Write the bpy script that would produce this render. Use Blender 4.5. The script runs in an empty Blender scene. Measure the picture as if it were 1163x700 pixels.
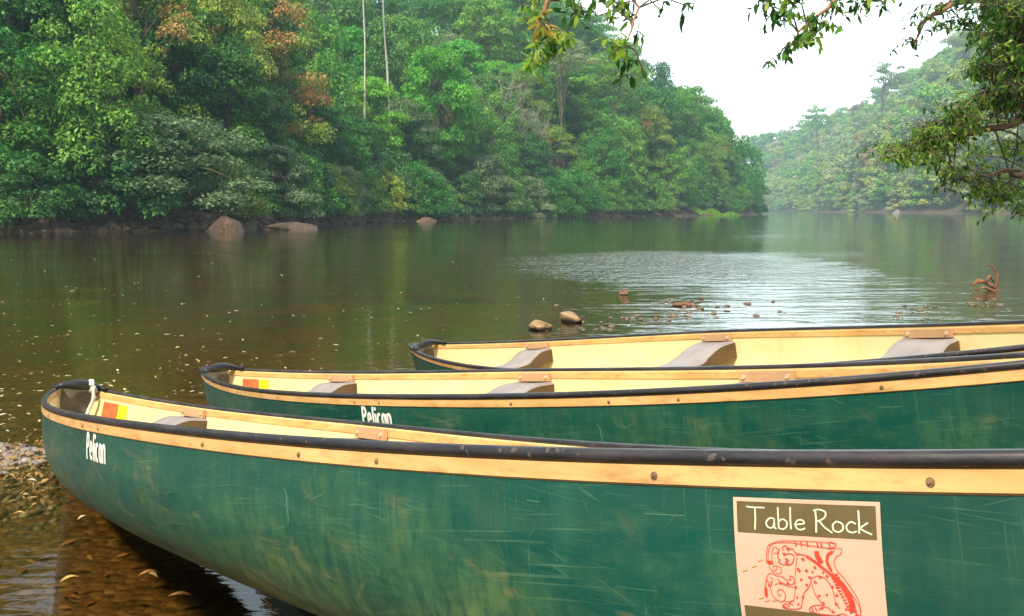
import bpy, math, random
import numpy as np
from mathutils import Vector, Matrix, Euler, noise as mnoise

random.seed(7)
RNG = np.random.default_rng(11)
scene = bpy.context.scene
COL = scene.collection
PI = math.pi

# ------------------------------------------------------------------ helpers
def mesh_np(name, verts, faces=None, quads=None, tris=None, smooth=False, mats=(), parent=None, midx=None):
    """one mesh object from numpy arrays or lists"""
    me = bpy.data.meshes.new(name)
    if faces is not None:
        me.from_pydata([tuple(map(float, v)) for v in verts], [], [tuple(int(i) for i in f) for f in faces])
    else:
        verts = np.asarray(verts, dtype=np.float32)
        arrs = []
        if quads is not None: arrs.append((np.asarray(quads, dtype=np.int32), 4))
        if tris is not None: arrs.append((np.asarray(tris, dtype=np.int32), 3))
        idx = np.concatenate([a.ravel() for a, k in arrs])
        tot = np.concatenate([np.full(len(a), k, dtype=np.int32) for a, k in arrs])
        st = np.concatenate([[0], np.cumsum(tot)[:-1]]).astype(np.int32)
        me.vertices.add(len(verts)); me.vertices.foreach_set('co', verts.ravel())
        me.loops.add(len(idx)); me.loops.foreach_set('vertex_index', idx)
        me.polygons.add(len(tot)); me.polygons.foreach_set('loop_start', st)
        try: me.polygons.foreach_set('loop_total', tot)
        except Exception: pass
    me.update(calc_edges=True); me.validate()
    for m in mats: me.materials.append(m)
    if midx is not None: me.polygons.foreach_set('material_index', np.asarray(midx, dtype=np.int32))
    if smooth: me.polygons.foreach_set('use_smooth', np.ones(len(me.polygons), dtype=bool))
    o = bpy.data.objects.new(name, me)
    COL.objects.link(o)
    if parent: o.parent = parent
    return o

def empty(name, loc=(0, 0, 0), rot=(0, 0, 0)):
    o = bpy.data.objects.new(name, None); COL.objects.link(o)
    o.location = loc; o.rotation_euler = rot; o.empty_display_size = .2
    return o

def tag(o, label=None, cat=None, group=None, kind=None):
    if label: o['label'] = label
    if cat: o['category'] = cat
    if group: o['group'] = group
    if kind: o['kind'] = kind
    return o

class MB:
    def __init__(s): s.v = []; s.f = []; s.m = []
    def add(s, vs, fs, mi=0):
        n = len(s.v); s.v += [tuple(v) for v in vs]; s.f += [tuple(i + n for i in f) for f in fs]; s.m += [mi] * len(fs)
    def box(s, c, d, R=None, mi=0, bev=0):
        x, y, z = [k / 2 for k in d]
        b = min(bev, x * .8, y * .8, z * .8)
        if b <= 0:
            vs = [Vector((sx * x, sy * y, sz * z)) for sx in (-1, 1) for sy in (-1, 1) for sz in (-1, 1)]
            fs = [(0, 1, 3, 2), (4, 6, 7, 5), (0, 4, 5, 1), (2, 3, 7, 6), (0, 2, 6, 4), (1, 5, 7, 3)]
        else:
            prof = [(-z, b), (-z + b, 0), (z - b, 0), (z, b)]
            vs = []; fs = []
            for (zz, ins) in prof:
                X, Y = x - ins, y - ins
                k = b * .6
                vs += [Vector(p) for p in ((-X + k, -Y, zz), (X - k, -Y, zz), (X, -Y + k, zz), (X, Y - k, zz), (X - k, Y, zz), (-X + k, Y, zz), (-X, Y - k, zz), (-X, -Y + k, zz))]
            for r in range(3):
                for k in range(8):
                    a = r * 8 + k; c2 = r * 8 + (k + 1) % 8
                    fs.append((a, c2, c2 + 8, a + 8))
            fs.append(tuple(reversed(range(8)))); fs.append(tuple(range(24, 32)))
        c = Vector(c)
        s.add([(R @ v if R else v) + c for v in vs], fs, mi)
    def tube(s, pts, rad, n=8, mi=0, cap=True, ry=None):
        pts = [Vector(p) for p in pts]
        if not hasattr(rad, '__len__'): rad = [rad] * len(pts)
        vs = []; fs = []
        prev = None
        for i, p in enumerate(pts):
            t = (pts[min(i + 1, len(pts) - 1)] - pts[max(i - 1, 0)])
            if t.length < 1e-9: t = Vector((1, 0, 0))
            t.normalize()
            if prev is None:
                a = Vector((0, 0, 1)) if abs(t.z) < .9 else Vector((0, 1, 0))
            else: a = prev
            b = (a - t * a.dot(t)); b.normalize(); prev = b
            c = t.cross(b)
            for k in range(n):
                an = 2 * PI * k / n
                vs.append(p + (b * math.cos(an) * (ry or 1) + c * math.sin(an)) * rad[i])
        for i in range(len(pts) - 1):
            for k in range(n):
                fs.append((i * n + k, i * n + (k + 1) % n, (i + 1) * n + (k + 1) % n, (i + 1) * n + k))
        if cap:
            fs.append(tuple(reversed(range(n)))); fs.append(tuple(range((len(pts) - 1) * n, len(pts) * n)))
        s.add(vs, fs, mi)
    def build(s, name, mats, parent=None, smooth=False):
        if not isinstance(mats, (list, tuple)): mats = [mats]
        return mesh_np(name, s.v, faces=s.f, mats=mats, parent=parent, smooth=smooth, midx=s.m)

# ------------------------------------------------------------------ camera
F = 1033.34; W0, H0 = 1163., 700.
PIT = math.atan(112 / F)
CAMZ = 1.399                                       # above the water
DZ = -0.11                                         # water level against the canoes
fwd = Vector((0, math.cos(PIT), -math.sin(PIT))); upv = Vector((0, math.sin(PIT), math.cos(PIT)))
cd = bpy.data.cameras.new('camera'); cam = bpy.data.objects.new('camera', cd); COL.objects.link(cam)
cam.location = (0, 0, CAMZ); cam.rotation_euler = (PI / 2 - PIT, 0, 0)
cd.sensor_width = 36; cd.lens = F / W0 * 36; cd.clip_start = .05; cd.clip_end = 6000
scene.camera = cam

def at(px, py, depth):
    """a point of the place, from where it stands in the survey picture and how deep in"""
    d = fwd + Vector((1, 0, 0)) * ((px - W0 / 2) / F) + upv * ((H0 / 2 - py) / F)
    return Vector((0, 0, CAMZ)) + d * depth
def onwater(px, py, z=0.):
    d = fwd + Vector((1, 0, 0)) * ((px - W0 / 2) / F) + upv * ((H0 / 2 - py) / F)
    return Vector((0, 0, CAMZ)) + d * ((z - CAMZ) / d.z)
def project(p):
    d = Vector(p) - Vector((0, 0, CAMZ)); z = d.dot(fwd)
    return (W0 / 2 + F * d.x / z, H0 / 2 - F * d.dot(upv) / z, z)

# ------------------------------------------------------------------ node material helper
def mat(name):
    m = bpy.data.materials.new(name); m.use_nodes = True
    nt = m.node_tree; nt.nodes.clear()
    out = nt.nodes.new('ShaderNodeOutputMaterial')
    return m, nt, out
def N(nt, t, **kw):
    n = nt.nodes.new(t)
    for k, v in kw.items():
        if k == 'inp':
            for a, b in v.items():
                if isinstance(b, bpy.types.NodeSocket): nt.links.new(b, n.inputs[a])
                else: n.inputs[a].default_value = b
        else: setattr(n, k, v)
    return n
def ramp(nt, fac, stops, interp='LINEAR'):
    n = nt.nodes.new('ShaderNodeValToRGB'); cr = n.color_ramp; cr.interpolation = interp
    while len(cr.elements) < len(stops): cr.elements.new(.5)
    for e, (p, c) in zip(cr.elements, stops):
        e.position = p; e.color = (c[0], c[1], c[2], 1) if hasattr(c, '__len__') else (c, c, c, 1)
    nt.links.new(fac, n.inputs[0]); return n.outputs[0]
def mix(nt, fac, a, b, blend='MIX'):
    n = nt.nodes.new('ShaderNodeMix'); n.data_type = 'RGBA'; n.blend_type = blend
    for i, v in ((0, fac), (6, a), (7, b)):
        if isinstance(v, bpy.types.NodeSocket): nt.links.new(v, n.inputs[i])
        elif i == 0: n.inputs[0].default_value = v
        else: n.inputs[i].default_value = (v[0], v[1], v[2], 1)
    return n.outputs[2]
def mth(nt, op, a, b=0., c=0.):
    n = nt.nodes.new('ShaderNodeMath'); n.operation = op
    for i, v in enumerate((a, b, c)):
        if isinstance(v, bpy.types.NodeSocket): nt.links.new(v, n.inputs[i])
        else: n.inputs[i].default_value = v
    return n.outputs[0]
def noise(nt, vec, scale, detail=4, rough=.55, dist=0.):
    n = N(nt, 'ShaderNodeTexNoise', inp={'Scale': scale, 'Detail': detail, 'Roughness': rough, 'Distortion': dist})
    nt.links.new(vec, n.inputs['Vector']); return n.outputs['Fac']
def mapping(nt, vec, scale=(1, 1, 1), rot=(0, 0, 0)):
    n = N(nt, 'ShaderNodeMapping'); n.inputs['Scale'].default_value = scale; n.inputs['Rotation'].default_value = rot
    nt.links.new(vec, n.inputs['Vector']); return n.outputs[0]
def bump(nt, h, strength, dist=.01):
    n = N(nt, 'ShaderNodeBump', inp={'Strength': strength, 'Distance': dist, 'Height': h}); return n.outputs[0]
def principled(nt, out, color, rough=.5, normal=None, spec=.5, **kw):
    b = nt.nodes.new('ShaderNodeBsdfPrincipled')
    for k, v in (('Base Color', color), ('Roughness', rough), ('Specular IOR Level', spec)):
        if isinstance(v, bpy.types.NodeSocket): nt.links.new(v, b.inputs[k])
        elif k == 'Base Color': b.inputs[k].default_value = (v[0], v[1], v[2], 1)
        else: b.inputs[k].default_value = v
    if normal is not None: nt.links.new(normal, b.inputs['Normal'])
    nt.links.new(b.outputs[0], out.inputs[0]); return b
def simple(name, c, c2=None, scale=20, rough=.5, bs=0., spec=.5, bscale=60):
    m, nt, out = mat(name)
    tc = N(nt, 'ShaderNodeTexCoord').outputs['Object']
    n = noise(nt, tc, scale, 5)
    col = ramp(nt, n, [(.35, c), (.65, c2 or c)])
    nm = bump(nt, noise(nt, tc, bscale, 4), bs, .005) if bs else None
    r = ramp(nt, noise(nt, tc, scale * .7, 3), [(.3, rough * .8), (.7, min(1, rough * 1.2))])
    principled(nt, out, col, r, nm, spec)
    return m

# ------------------------------------------------------------------ materials
def hull_material():
    m, nt, out = mat('green_hull_plastic')
    tc = N(nt, 'ShaderNodeTexCoord').outputs['Object']
    base = mix(nt, ramp(nt, noise(nt, tc, 1.6, 4), [(.35, 0.), (.65, 1.)]), (.0002, .043, .033), (.0004, .066, .047))
    # long vertical streaks
    st = ramp(nt, noise(nt, mapping(nt, tc, (26, 26, 1.3)), 1, 5, .6), [(.52, 0.), (.72, 1.)])
    base = mix(nt, mth(nt, 'MULTIPLY', st, .20), base, (.03, .15, .09))
    # worn lower part: pale, yellowish rubbing below the sides
    sep = N(nt, 'ShaderNodeSeparateXYZ'); nt.links.new(tc, sep.inputs[0])
    low = N(nt, 'ShaderNodeMapRange', inp={'Value': sep.outputs[2], 'From Min': .40, 'From Max': .10, 'To Min': 0., 'To Max': 1.}).outputs[0]
    rub = ramp(nt, noise(nt, mapping(nt, tc, (1.6, 3, 4)), 1.7, 7, .65, .6), [(.38, 0.), (.66, 1.)])
    ends = N(nt, 'ShaderNodeMapRange', inp={'Value': mth(nt, 'ABSOLUTE', sep.outputs[0]), 'From Min': .2, 'From Max': 1.6, 'To Min': .35, 'To Max': 1.}).outputs[0]
    w = mth(nt, 'MULTIPLY', mth(nt, 'MULTIPLY', rub, ends), mth(nt, 'MULTIPLY_ADD', low, .72, .02))
    brk = ramp(nt, noise(nt, mapping(nt, tc, (38, 30, 7), (0, .5, 0)), 1, 6, .75), [(.34, .12), (.60, 1.)])
    w = mth(nt, 'MULTIPLY', w, brk)
    base = mix(nt, w, base, (.19, .31, .10))
    tan = ramp(nt, noise(nt, mapping(nt, tc, (2.5, 3, 5)), 2.6, 6, .6, 1.), [(.58, 0.), (.7, 1.)])
    base = mix(nt, mth(nt, 'MULTIPLY', mth(nt, 'MULTIPLY', tan, low), .5), base, (.30, .24, .08))
    # scratches: thin ridges of stretched noise in several directions
    tot = None
    for i, (ry, sc, wd, ms) in enumerate([(.35, 3., .0014, 2.2), (-.5, 3.6, .0014, 3.1)]):
        n = noise(nt, mapping(nt, tc, (.4, 1, 1.8), (0, ry, .3 * i)), sc, .5, .5, .1)
        line = mth(nt, 'LESS_THAN', mth(nt, 'ABSOLUTE', mth(nt, 'SUBTRACT', n, .5 + .012 * i)), wd)
        mk = mth(nt, 'GREATER_THAN', noise(nt, mapping(nt, tc, (1, 1, 1), (i, i * 2, i * 3)), ms * 2.2, 3), .60)
        l = mth(nt, 'MULTIPLY', line, mk)
        tot = l if tot is None else mth(nt, 'MAXIMUM', tot, l)
    scm = ramp(nt, noise(nt, mapping(nt, tc, (1.5, 1, 3)), 2.2, 4, .6), [(.38, .15), (.62, 1.)])
    for i, (ry, across, along, th, am) in enumerate([(.12, 190, 3, .66, .7), (-.12, 230, 4, .67, .6), (.35, 170, 6, .71, .8), (-.45, 190, 8, .71, .8), (.9, 170, 9, .725, .8), (-1.1, 190, 10, .72, .7), (1.5, 160, 4, .69, .7), (1.62, 240, 6, .67, .5), (.02, 300, 9, .66, .6)]):
        v = mapping(nt, mapping(nt, tc, (1, .3, 1), (0, ry, 0)), (along, 3, across))
        tot = mth(nt, 'MAXIMUM', tot, mth(nt, 'MULTIPLY', mth(nt, 'MULTIPLY', ramp(nt, noise(nt, v, 1, 2.), [(th - .018, 0.), (th + .03, 1.)]), am), scm))
    base = mix(nt, mth(nt, 'MULTIPLY', tot, .42), base, (.17, .30, .16))
    grime = ramp(nt, noise(nt, mapping(nt, tc, (9, 9, 2.2)), 1.4, 7, .7), [(.48, 0.), (.70, 1.)])
    base = mix(nt, mth(nt, 'MULTIPLY', grime, .26), base, (.035, .06, .03))
    rough = ramp(nt, noise(nt, mapping(nt, tc, (3, 3, 8)), 2, 5), [(.3, .28), (.7, .5)])
    h = noise(nt, tc, 7, 3)
    principled(nt, out, base, rough, bump(nt, h, .25, .006), .45)
    return m
M = {}
M['hull'] = hull_material()
def cream_material():
    m, nt, out = mat('cream_hull_liner')
    tc = N(nt, 'ShaderNodeTexCoord').outputs['Object']
    c = mix(nt, ramp(nt, noise(nt, mapping(nt, tc, (1, 1, 3)), 3, 5), [(.3, 0.), (.7, 1.)]), (.66, .53, .26), (.76, .65, .36))
    st = ramp(nt, noise(nt, mapping(nt, tc, (5, 5, 1)), 3, 6, .65), [(.55, 0.), (.75, 1.)])
    c = mix(nt, mth(nt, 'MULTIPLY', st, .38), c, (.42, .30, .15))
    principled(nt, out, c, .42, bump(nt, noise(nt, tc, 30, 3), .12, .003), .4)
    return m
M['cream'] = cream_material()
def trim_material():
    m, nt, out = mat('tan_trim')
    tc = N(nt, 'ShaderNodeTexCoord').outputs['Object']
    c = mix(nt, ramp(nt, noise(nt, mapping(nt, tc, (1.2, 1, 6)), 4, 5), [(.35, 0.), (.68, 1.)]), (.68, .43, .17), (.54, .30, .10))
    d = ramp(nt, noise(nt, mapping(nt, tc, (6, 3, 22)), 2.2, 7, .7), [(.50, 0.), (.70, 1.)])
    c = mix(nt, mth(nt, 'MULTIPLY', d, .65), c, (.27, .13, .05))
    principled(nt, out, c, .36, bump(nt, noise(nt, tc, 40, 3), .15, .003), .5)
    return m
M['trim'] = trim_material()
def black_material():
    m, nt, out = mat('black_rim_vinyl')
    tc = N(nt, 'ShaderNodeTexCoord').outputs['Object']
    c = mix(nt, ramp(nt, noise(nt, mapping(nt, tc, (2, 8, 8)), 3, 6, .65), [(.45, 0.), (.75, 1.)]), (.012, .011, .014), (.055, .045, .045))
    sp = mth(nt, 'GREATER_THAN', noise(nt, mapping(nt, tc, (30, 30, 30)), 2, 3), .66)
    c = mix(nt, mth(nt, 'MULTIPLY', sp, .5), c, (.16, .11, .08))
    principled(nt, out, c, ramp(nt, noise(nt, tc, 12, 3), [(.3, .3), (.7, .48)]), bump(nt, noise(nt, tc, 90, 3), .2, .002), .6)
    return m
M['black'] = black_material()
M['blackshine'] = simple('black_handle_plastic', (.008, .008, .011), (.02, .02, .024), 15, .35, .1)
M['bow_shade'] = simple('bow_shade_tone', (.10, .085, .065), (.20, .17, .13), 9, .7, .3, .3, 60)  # tone of the shaded bow interior, painted on an added plate
M['seat'] = simple('grey_seat_plastic', (.235, .205, .20), (.29, .255, .24), 9, .5, .35, .35, 220)
M['seatskirt'] = simple('shaded_seat_edge', (.065, .036, .014), (.10, .058, .024), 8, .55, .2)  # skirts of the grey seats, their shade painted in as dark brown
M['bracket'] = simple('tan_bracket', (.42, .24, .12), (.50, .30, .16), 12, .45, .1)
M['bolt'] = simple('dull_bolt', (.28, .17, .09), (.16, .09, .05), 40, .4, .1)
M['brightbolt'] = simple('pale_bolt', (.6, .42, .26), (.5, .34, .2), 40, .35)
M['red'] = simple('orange_red_label', (.85, .09, .02), (.80, .16, .06), 30, .5)
M['yellow'] = simple('yellow_label', (.92, .80, .01), (.90, .72, .02), 30, .5)
M['white'] = simple('white_lettering', (.78, .78, .72), (.7, .7, .62), 40, .55)
M['rope'] = simple('pale_rope', (.62, .64, .58), (.45, .48, .42), 60, .8, .6, .2, 150)
M['stickerpink'] = simple('pink_sticker', (.63, .38, .27), (.70, .44, .33), 10, .5, .08)
M['stickerbrown'] = simple('brown_band', (.105, .075, .024), (.13, .09, .03), 30, .55)
M['stickertext'] = simple('pale_green_lettering', (.62, .72, .52), (.55, .66, .46), 30, .55)
M['stickerred'] = simple('red_drawing', (.70, .045, .02), (.62, .06, .03), 50, .55)
M['stain'] = simple('orange_stain', (.62, .30, .08), (.55, .3, .1), 60, .6)

def leaf_material(name, cols, trans=.35, var=.35, rough=.5):
    """cols: three leaf colours; varies from leaf to leaf, from branch to branch and from tree to tree"""
    m, nt, out = mat(name)
    geo = N(nt, 'ShaderNodeNewGeometry'); oi = N(nt, 'ShaderNodeObjectInfo')
    tc = N(nt, 'ShaderNodeTexCoord').outputs['Object']
    big = noise(nt, tc, .55, 2)
    f = mth(nt, 'ADD', mth(nt, 'MULTIPLY', geo.outputs['Random Per Island'], .45), mth(nt, 'MULTIPLY', big, .75))
    c = ramp(nt, f, [(.25, cols[0]), (.52, cols[1]), (.85, cols[2])])
    hsv = N(nt, 'ShaderNodeHueSaturation')
    nt.links.new(c, hsv.inputs['Color'])
    nt.links.new(mth(nt, 'MULTIPLY_ADD', oi.outputs['Random'], var, 1 - var * .5), hsv.inputs['Value'])
    nt.links.new(mth(nt, 'MULTIPLY_ADD', oi.outputs['Random'], -.05, .525), hsv.inputs['Hue'])
    b = N(nt, 'ShaderNodeBsdfPrincipled', inp={'Roughness': rough, 'Specular IOR Level': .3})
    nt.links.new(hsv.outputs[0], b.inputs['Base Color'])
    t = N(nt, 'ShaderNodeBsdfTranslucent'); nt.links.new(hsv.outputs[0], t.inputs[0])
    mx = N(nt, 'ShaderNodeMixShader', inp={0: trans}); nt.links.new(b.outputs[0], mx.inputs[1]); nt.links.new(t.outputs[0], mx.inputs[2])
    nt.links.new(mx.outputs[0], out.inputs[0])
    return m
LM = {
 'dark': leaf_material('dark_green_leaves', [(.006, .045, .014), (.022, .13, .022), (.10, .31, .04)], .35, .55),
 'mid': leaf_material('mid_green_leaves', [(.014, .10, .018), (.06, .24, .026), (.20, .46, .05)], .35, .5),
 'bright': leaf_material('bright_green_leaves', [(.03, .19, .012), (.08, .36, .02), (.20, .56, .04)], .35, .3),
 'pale': leaf_material('grey_green_leaves', [(.06, .13, .05), (.14, .23, .09), (.30, .38, .19)], .35, .4),
 'yellow': leaf_material('yellow_green_leaves', [(.05, .14, .015), (.15, .28, .03), (.34, .46, .07)], .35, .4),
 'orange': leaf_material('orange_leaves', [(.14, .18, .03), (.34, .24, .05), (.62, .32, .12)], .35, .2),
 'bush': leaf_material('bank_bush_leaves', [(.008, .06, .018), (.03, .14, .028), (.12, .30, .05)], .35, .5),
 'farpale': leaf_material('haze_paled_dry_leaves', [(.12, .20, .07), (.24, .32, .12), (.40, .46, .20)], .35, .3),  # dry leaves on the far hill, extra haze put into their pale colour
 'bronze': leaf_material('brown_tinged_leaves', [(.05, .10, .02), (.16, .18, .05), (.34, .24, .11)]),
}
M['bark'] = simple('grey_brown_bark', (.10, .075, .05), (.17, .13, .10), 3, .85, .6, .2, 9)
M['palebark'] = simple('pale_bark', (.24, .22, .19), (.36, .33, .29), 2, .8, .4, .2, 9)
M['whitebark'] = simple('white_bark', (.46, .44, .40), (.60, .57, .52), 2, .8, .4, .2, 9)
M['redbark'] = simple('reddish_bark', (.24, .12, .06), (.33, .18, .09), 8, .7, .6, .3, 30)

# ------------------------------------------------------------------ terrain
LBANK = np.array([(-260, 10), (-90, 30), (-45, 40), (-28.5, 44.6), (-19.9, 52.3), (-15.4, 86), (-7, 108), (2.5, 120), (27, 150), (50, 182), (72, 228), (70, 262), (20, 330), (-200, 420), (-1600, 500)], float) * np.array([1.046, 1.2])
RBANK = np.array([(2500, 60), (470, 90), (215, 180), (166, 270), (154, 300), (150, 345), (169, 460), (200, 640), (218, 800), (172, 1008), (0, 1116), (-470, 1260), (-2500, 1400)], float)
def sdist(P, line, sign):
    """signed distance to an open polyline; positive on its land side"""
    best = np.full(len(P), 1e9); sg = np.zeros(len(P)); tt = np.zeros(len(P)); acc = 0
    for a, b in zip(line[:-1], line[1:]):
        d = b - a; L2 = d @ d
        t = np.clip(((P - a) @ d) / L2, 0, 1)
        q = P - (a + t[:, None] * d)
        dd = np.hypot(q[:, 0], q[:, 1])
        cr = d[0] * (P[:, 1] - a[1]) - d[1] * (P[:, 0] - a[0])
        k = dd < best - 1e-9
        best[k] = dd[k]; sg[k] = np.sign(cr[k]); tt[k] = (acc + t * math.sqrt(L2))[k]
        acc += math.sqrt(L2)
    return best * sg * sign, tt
def vnoise(P, sc, seed=0):
    """cheap smooth noise from sines"""
    x, y = P[:, 0] * sc, P[:, 1] * sc
    r = np.zeros(len(P))
    rg = np.random.default_rng(seed)
    for k in range(7):
        a = rg.uniform(0, 6.28); f = rg.uniform(.6, 2.2)
        r += np.sin((x * math.cos(a) + y * math.sin(a)) * f + rg.uniform(0, 6.28)) / f
    return r / 4
def sm(x, a, b):
    t = np.clip((x - a) / (b - a), 0, 1); return t * t * (3 - 2 * t)
def height(P):
    P = np.asarray(P, float)
    dl, tl = sdist(P, LBANK, 1); dr, tr = sdist(P, RBANK, -1)
    x, y = P[:, 0], P[:, 1]
    wig = vnoise(P, .09, 3) * 1.2
    dl = dl + wig; dr = dr + wig * 2
    cap = 36 + 16 * sm(x, -22, -6) - 36 * sm(x, 8, 80) ** 1.1
    slp = .42 + .28 * sm(x, -24, -4)
    hl = np.where(dl > 0, 1.0 * sm(dl, -.3, 1.5) + np.minimum(cap, np.maximum(dl - 2, 0) * slp) + .5 * vnoise(P, .3, 5) * sm(dl, 1, 5), -1)
    capr = 48 + 66 * sm(x / np.maximum(y, 1), .25, .58)
    hr = np.where(dr > 0, 1.2 * sm(dr, -.2, 3) + np.minimum(capr, np.maximum(dr - 4, 0) * .85) + 2 * vnoise(P, .05, 6) * sm(dr, 10, 40), -1)
    # near bank that the canoes are drawn up on
    u = x * .62 - y * .785
    lim = 1 - sm(y, 6.0, 8.5)
    near = sm(u, -3.0, -1.3) * .42 + np.maximum(u + 1.3, 0) * .12
    near = near * lim + (-.3) * (1 - lim)
    nr = sm(x, 8.0, 9.6) * 1.0 * (1 - sm(y, 10.5, 13)) - .3            # shore under the overhanging tree, out of the picture on the right
    bed_d = np.minimum(np.maximum(-u - 2.9, 0), 60)
    bed = -.075 - .022 * bed_d - .012 * np.maximum(bed_d - 5, 0) + .012 * vnoise(P, 2.4, 8) + .03 * vnoise(P, .7, 9)
    bed = np.maximum(bed, -2.2)
    # gravel bar by the bow, and shoals around the stones
    for (cx, cy, rx, ry, hh) in ((-3.3, 5.05, 1.0, .7, .185), (.8, 11.6, 2.0, 1.2, .10), (2.6, 13.2, 1.5, .7, .12), (5.8, 11.6, 1.6, 1.3, .12)):
        bed = bed + hh * np.exp(-((x - cx) / rx) ** 2 - ((y - cy) / ry) ** 2)
    h = bed.copy()
    h = np.where((near > -.28) & (u > -3.0) & (y < 8.5), np.maximum(h, near - .08), h)
    h = np.maximum(h, nr)
    h = np.where(dl > -3, np.maximum(h, np.where(dl > 0, hl, -2.2 + 2.2 * sm(dl, -3, 0))), h)
    h = np.where(dr > -3, np.maximum(h, np.where(dr > 0, hr, -2.2 + 2.2 * sm(dr, -3, 0))), h)
    return h
def hz(x, y): return float(height([(x, y)])[0])

def axis(lo, hi, n, c=0.):
    t = np.linspace(math.asinh((lo - c) / 1.2), math.asinh((hi - c) / 1.2), n)
    return np.sinh(t) * 1.2 + c
gx = axis(-1500, 1500, 420); gy = axis(-300, 1500, 460, 4.)
GX, GY = np.meshgrid(gx, gy)
P = np.stack([GX.ravel(), GY.ravel()], 1)
Z = height(P)
V = np.concatenate([P, Z[:, None]], 1)
nx, ny = len(gx), len(gy)
I = np.arange(nx * ny).reshape(ny, nx)
Q = np.stack([I[:-1, :-1].ravel(), I[:-1, 1:].ravel(), I[1:, 1:].ravel(), I[1:, :-1].ravel()], 1)

def ground_material():
    m, nt, out = mat('river_bed_and_soil')
    geo = N(nt, 'ShaderNodeNewGeometry'); pos = geo.outputs['Position']
    sep = N(nt, 'ShaderNodeSeparateXYZ'); nt.links.new(pos, sep.inputs[0])
    vor = N(nt, 'ShaderNodeTexVoronoi', inp={'Scale': 22., 'Randomness': 1.}); nt.links.new(pos, vor.inputs['Vector'])
    vor2 = N(nt, 'ShaderNodeTexVoronoi', inp={'Scale': 7., 'Randomness': 1.}); nt.links.new(mapping(nt, pos, (1, 1, 1), (0, 0, .4)), vor2.inputs['Vector'])
    pc = ramp(nt, mth(nt, 'FRACT', mth(nt, 'MULTIPLY', N(nt, 'ShaderNodeRGBToBW', inp={0: vor.outputs['Color']}).outputs[0], 3.7)), [(0., (.06, .030, .008)), (.4, (.11, .056, .015)), (.8, (.17, .09, .028)), (1., (.30, .19, .08))])
    pc2 = ramp(nt, noise(nt, pos, 3.2, 7, .65), [(.3, (.045, .023, .007)), (.5, (.10, .052, .014)), (.7, (.17, .09, .025))])
    bedc = mix(nt, .5, pc, pc2)
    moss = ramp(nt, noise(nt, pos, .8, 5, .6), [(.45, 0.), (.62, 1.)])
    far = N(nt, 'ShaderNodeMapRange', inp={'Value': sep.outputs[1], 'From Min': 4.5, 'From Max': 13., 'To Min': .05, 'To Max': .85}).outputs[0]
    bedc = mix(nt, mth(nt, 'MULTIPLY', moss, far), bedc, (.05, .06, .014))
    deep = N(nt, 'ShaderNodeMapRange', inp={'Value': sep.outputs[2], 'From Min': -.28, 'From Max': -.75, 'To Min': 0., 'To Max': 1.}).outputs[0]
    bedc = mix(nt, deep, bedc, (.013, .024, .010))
    soil = ramp(nt, noise(nt, pos, .6, 7, .65), [(.35, (.05, .035, .022)), (.6, (.11, .075, .05)), (.75, (.04, .06, .02))])
    land = N(nt, 'ShaderNodeMapRange', inp={'Value': sep.outputs[2], 'From Min': .0, 'From Max': .25, 'To Min': 0., 'To Max': 1.}).outputs[0]
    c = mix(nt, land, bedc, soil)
    hgt = mth(nt, 'ADD', mth(nt, 'MULTIPLY', vor.outputs['Distance'], -1.), mth(nt, 'MULTIPLY', vor2.outputs['Distance'], -1.2))
    hgt = mth(nt, 'ADD', hgt, noise(nt, pos, 30, 5))
    principled(nt, out, c, .75, bump(nt, hgt, .8, .03), .3)
    return m
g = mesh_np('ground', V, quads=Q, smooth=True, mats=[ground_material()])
tag(g, kind='structure')

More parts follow.
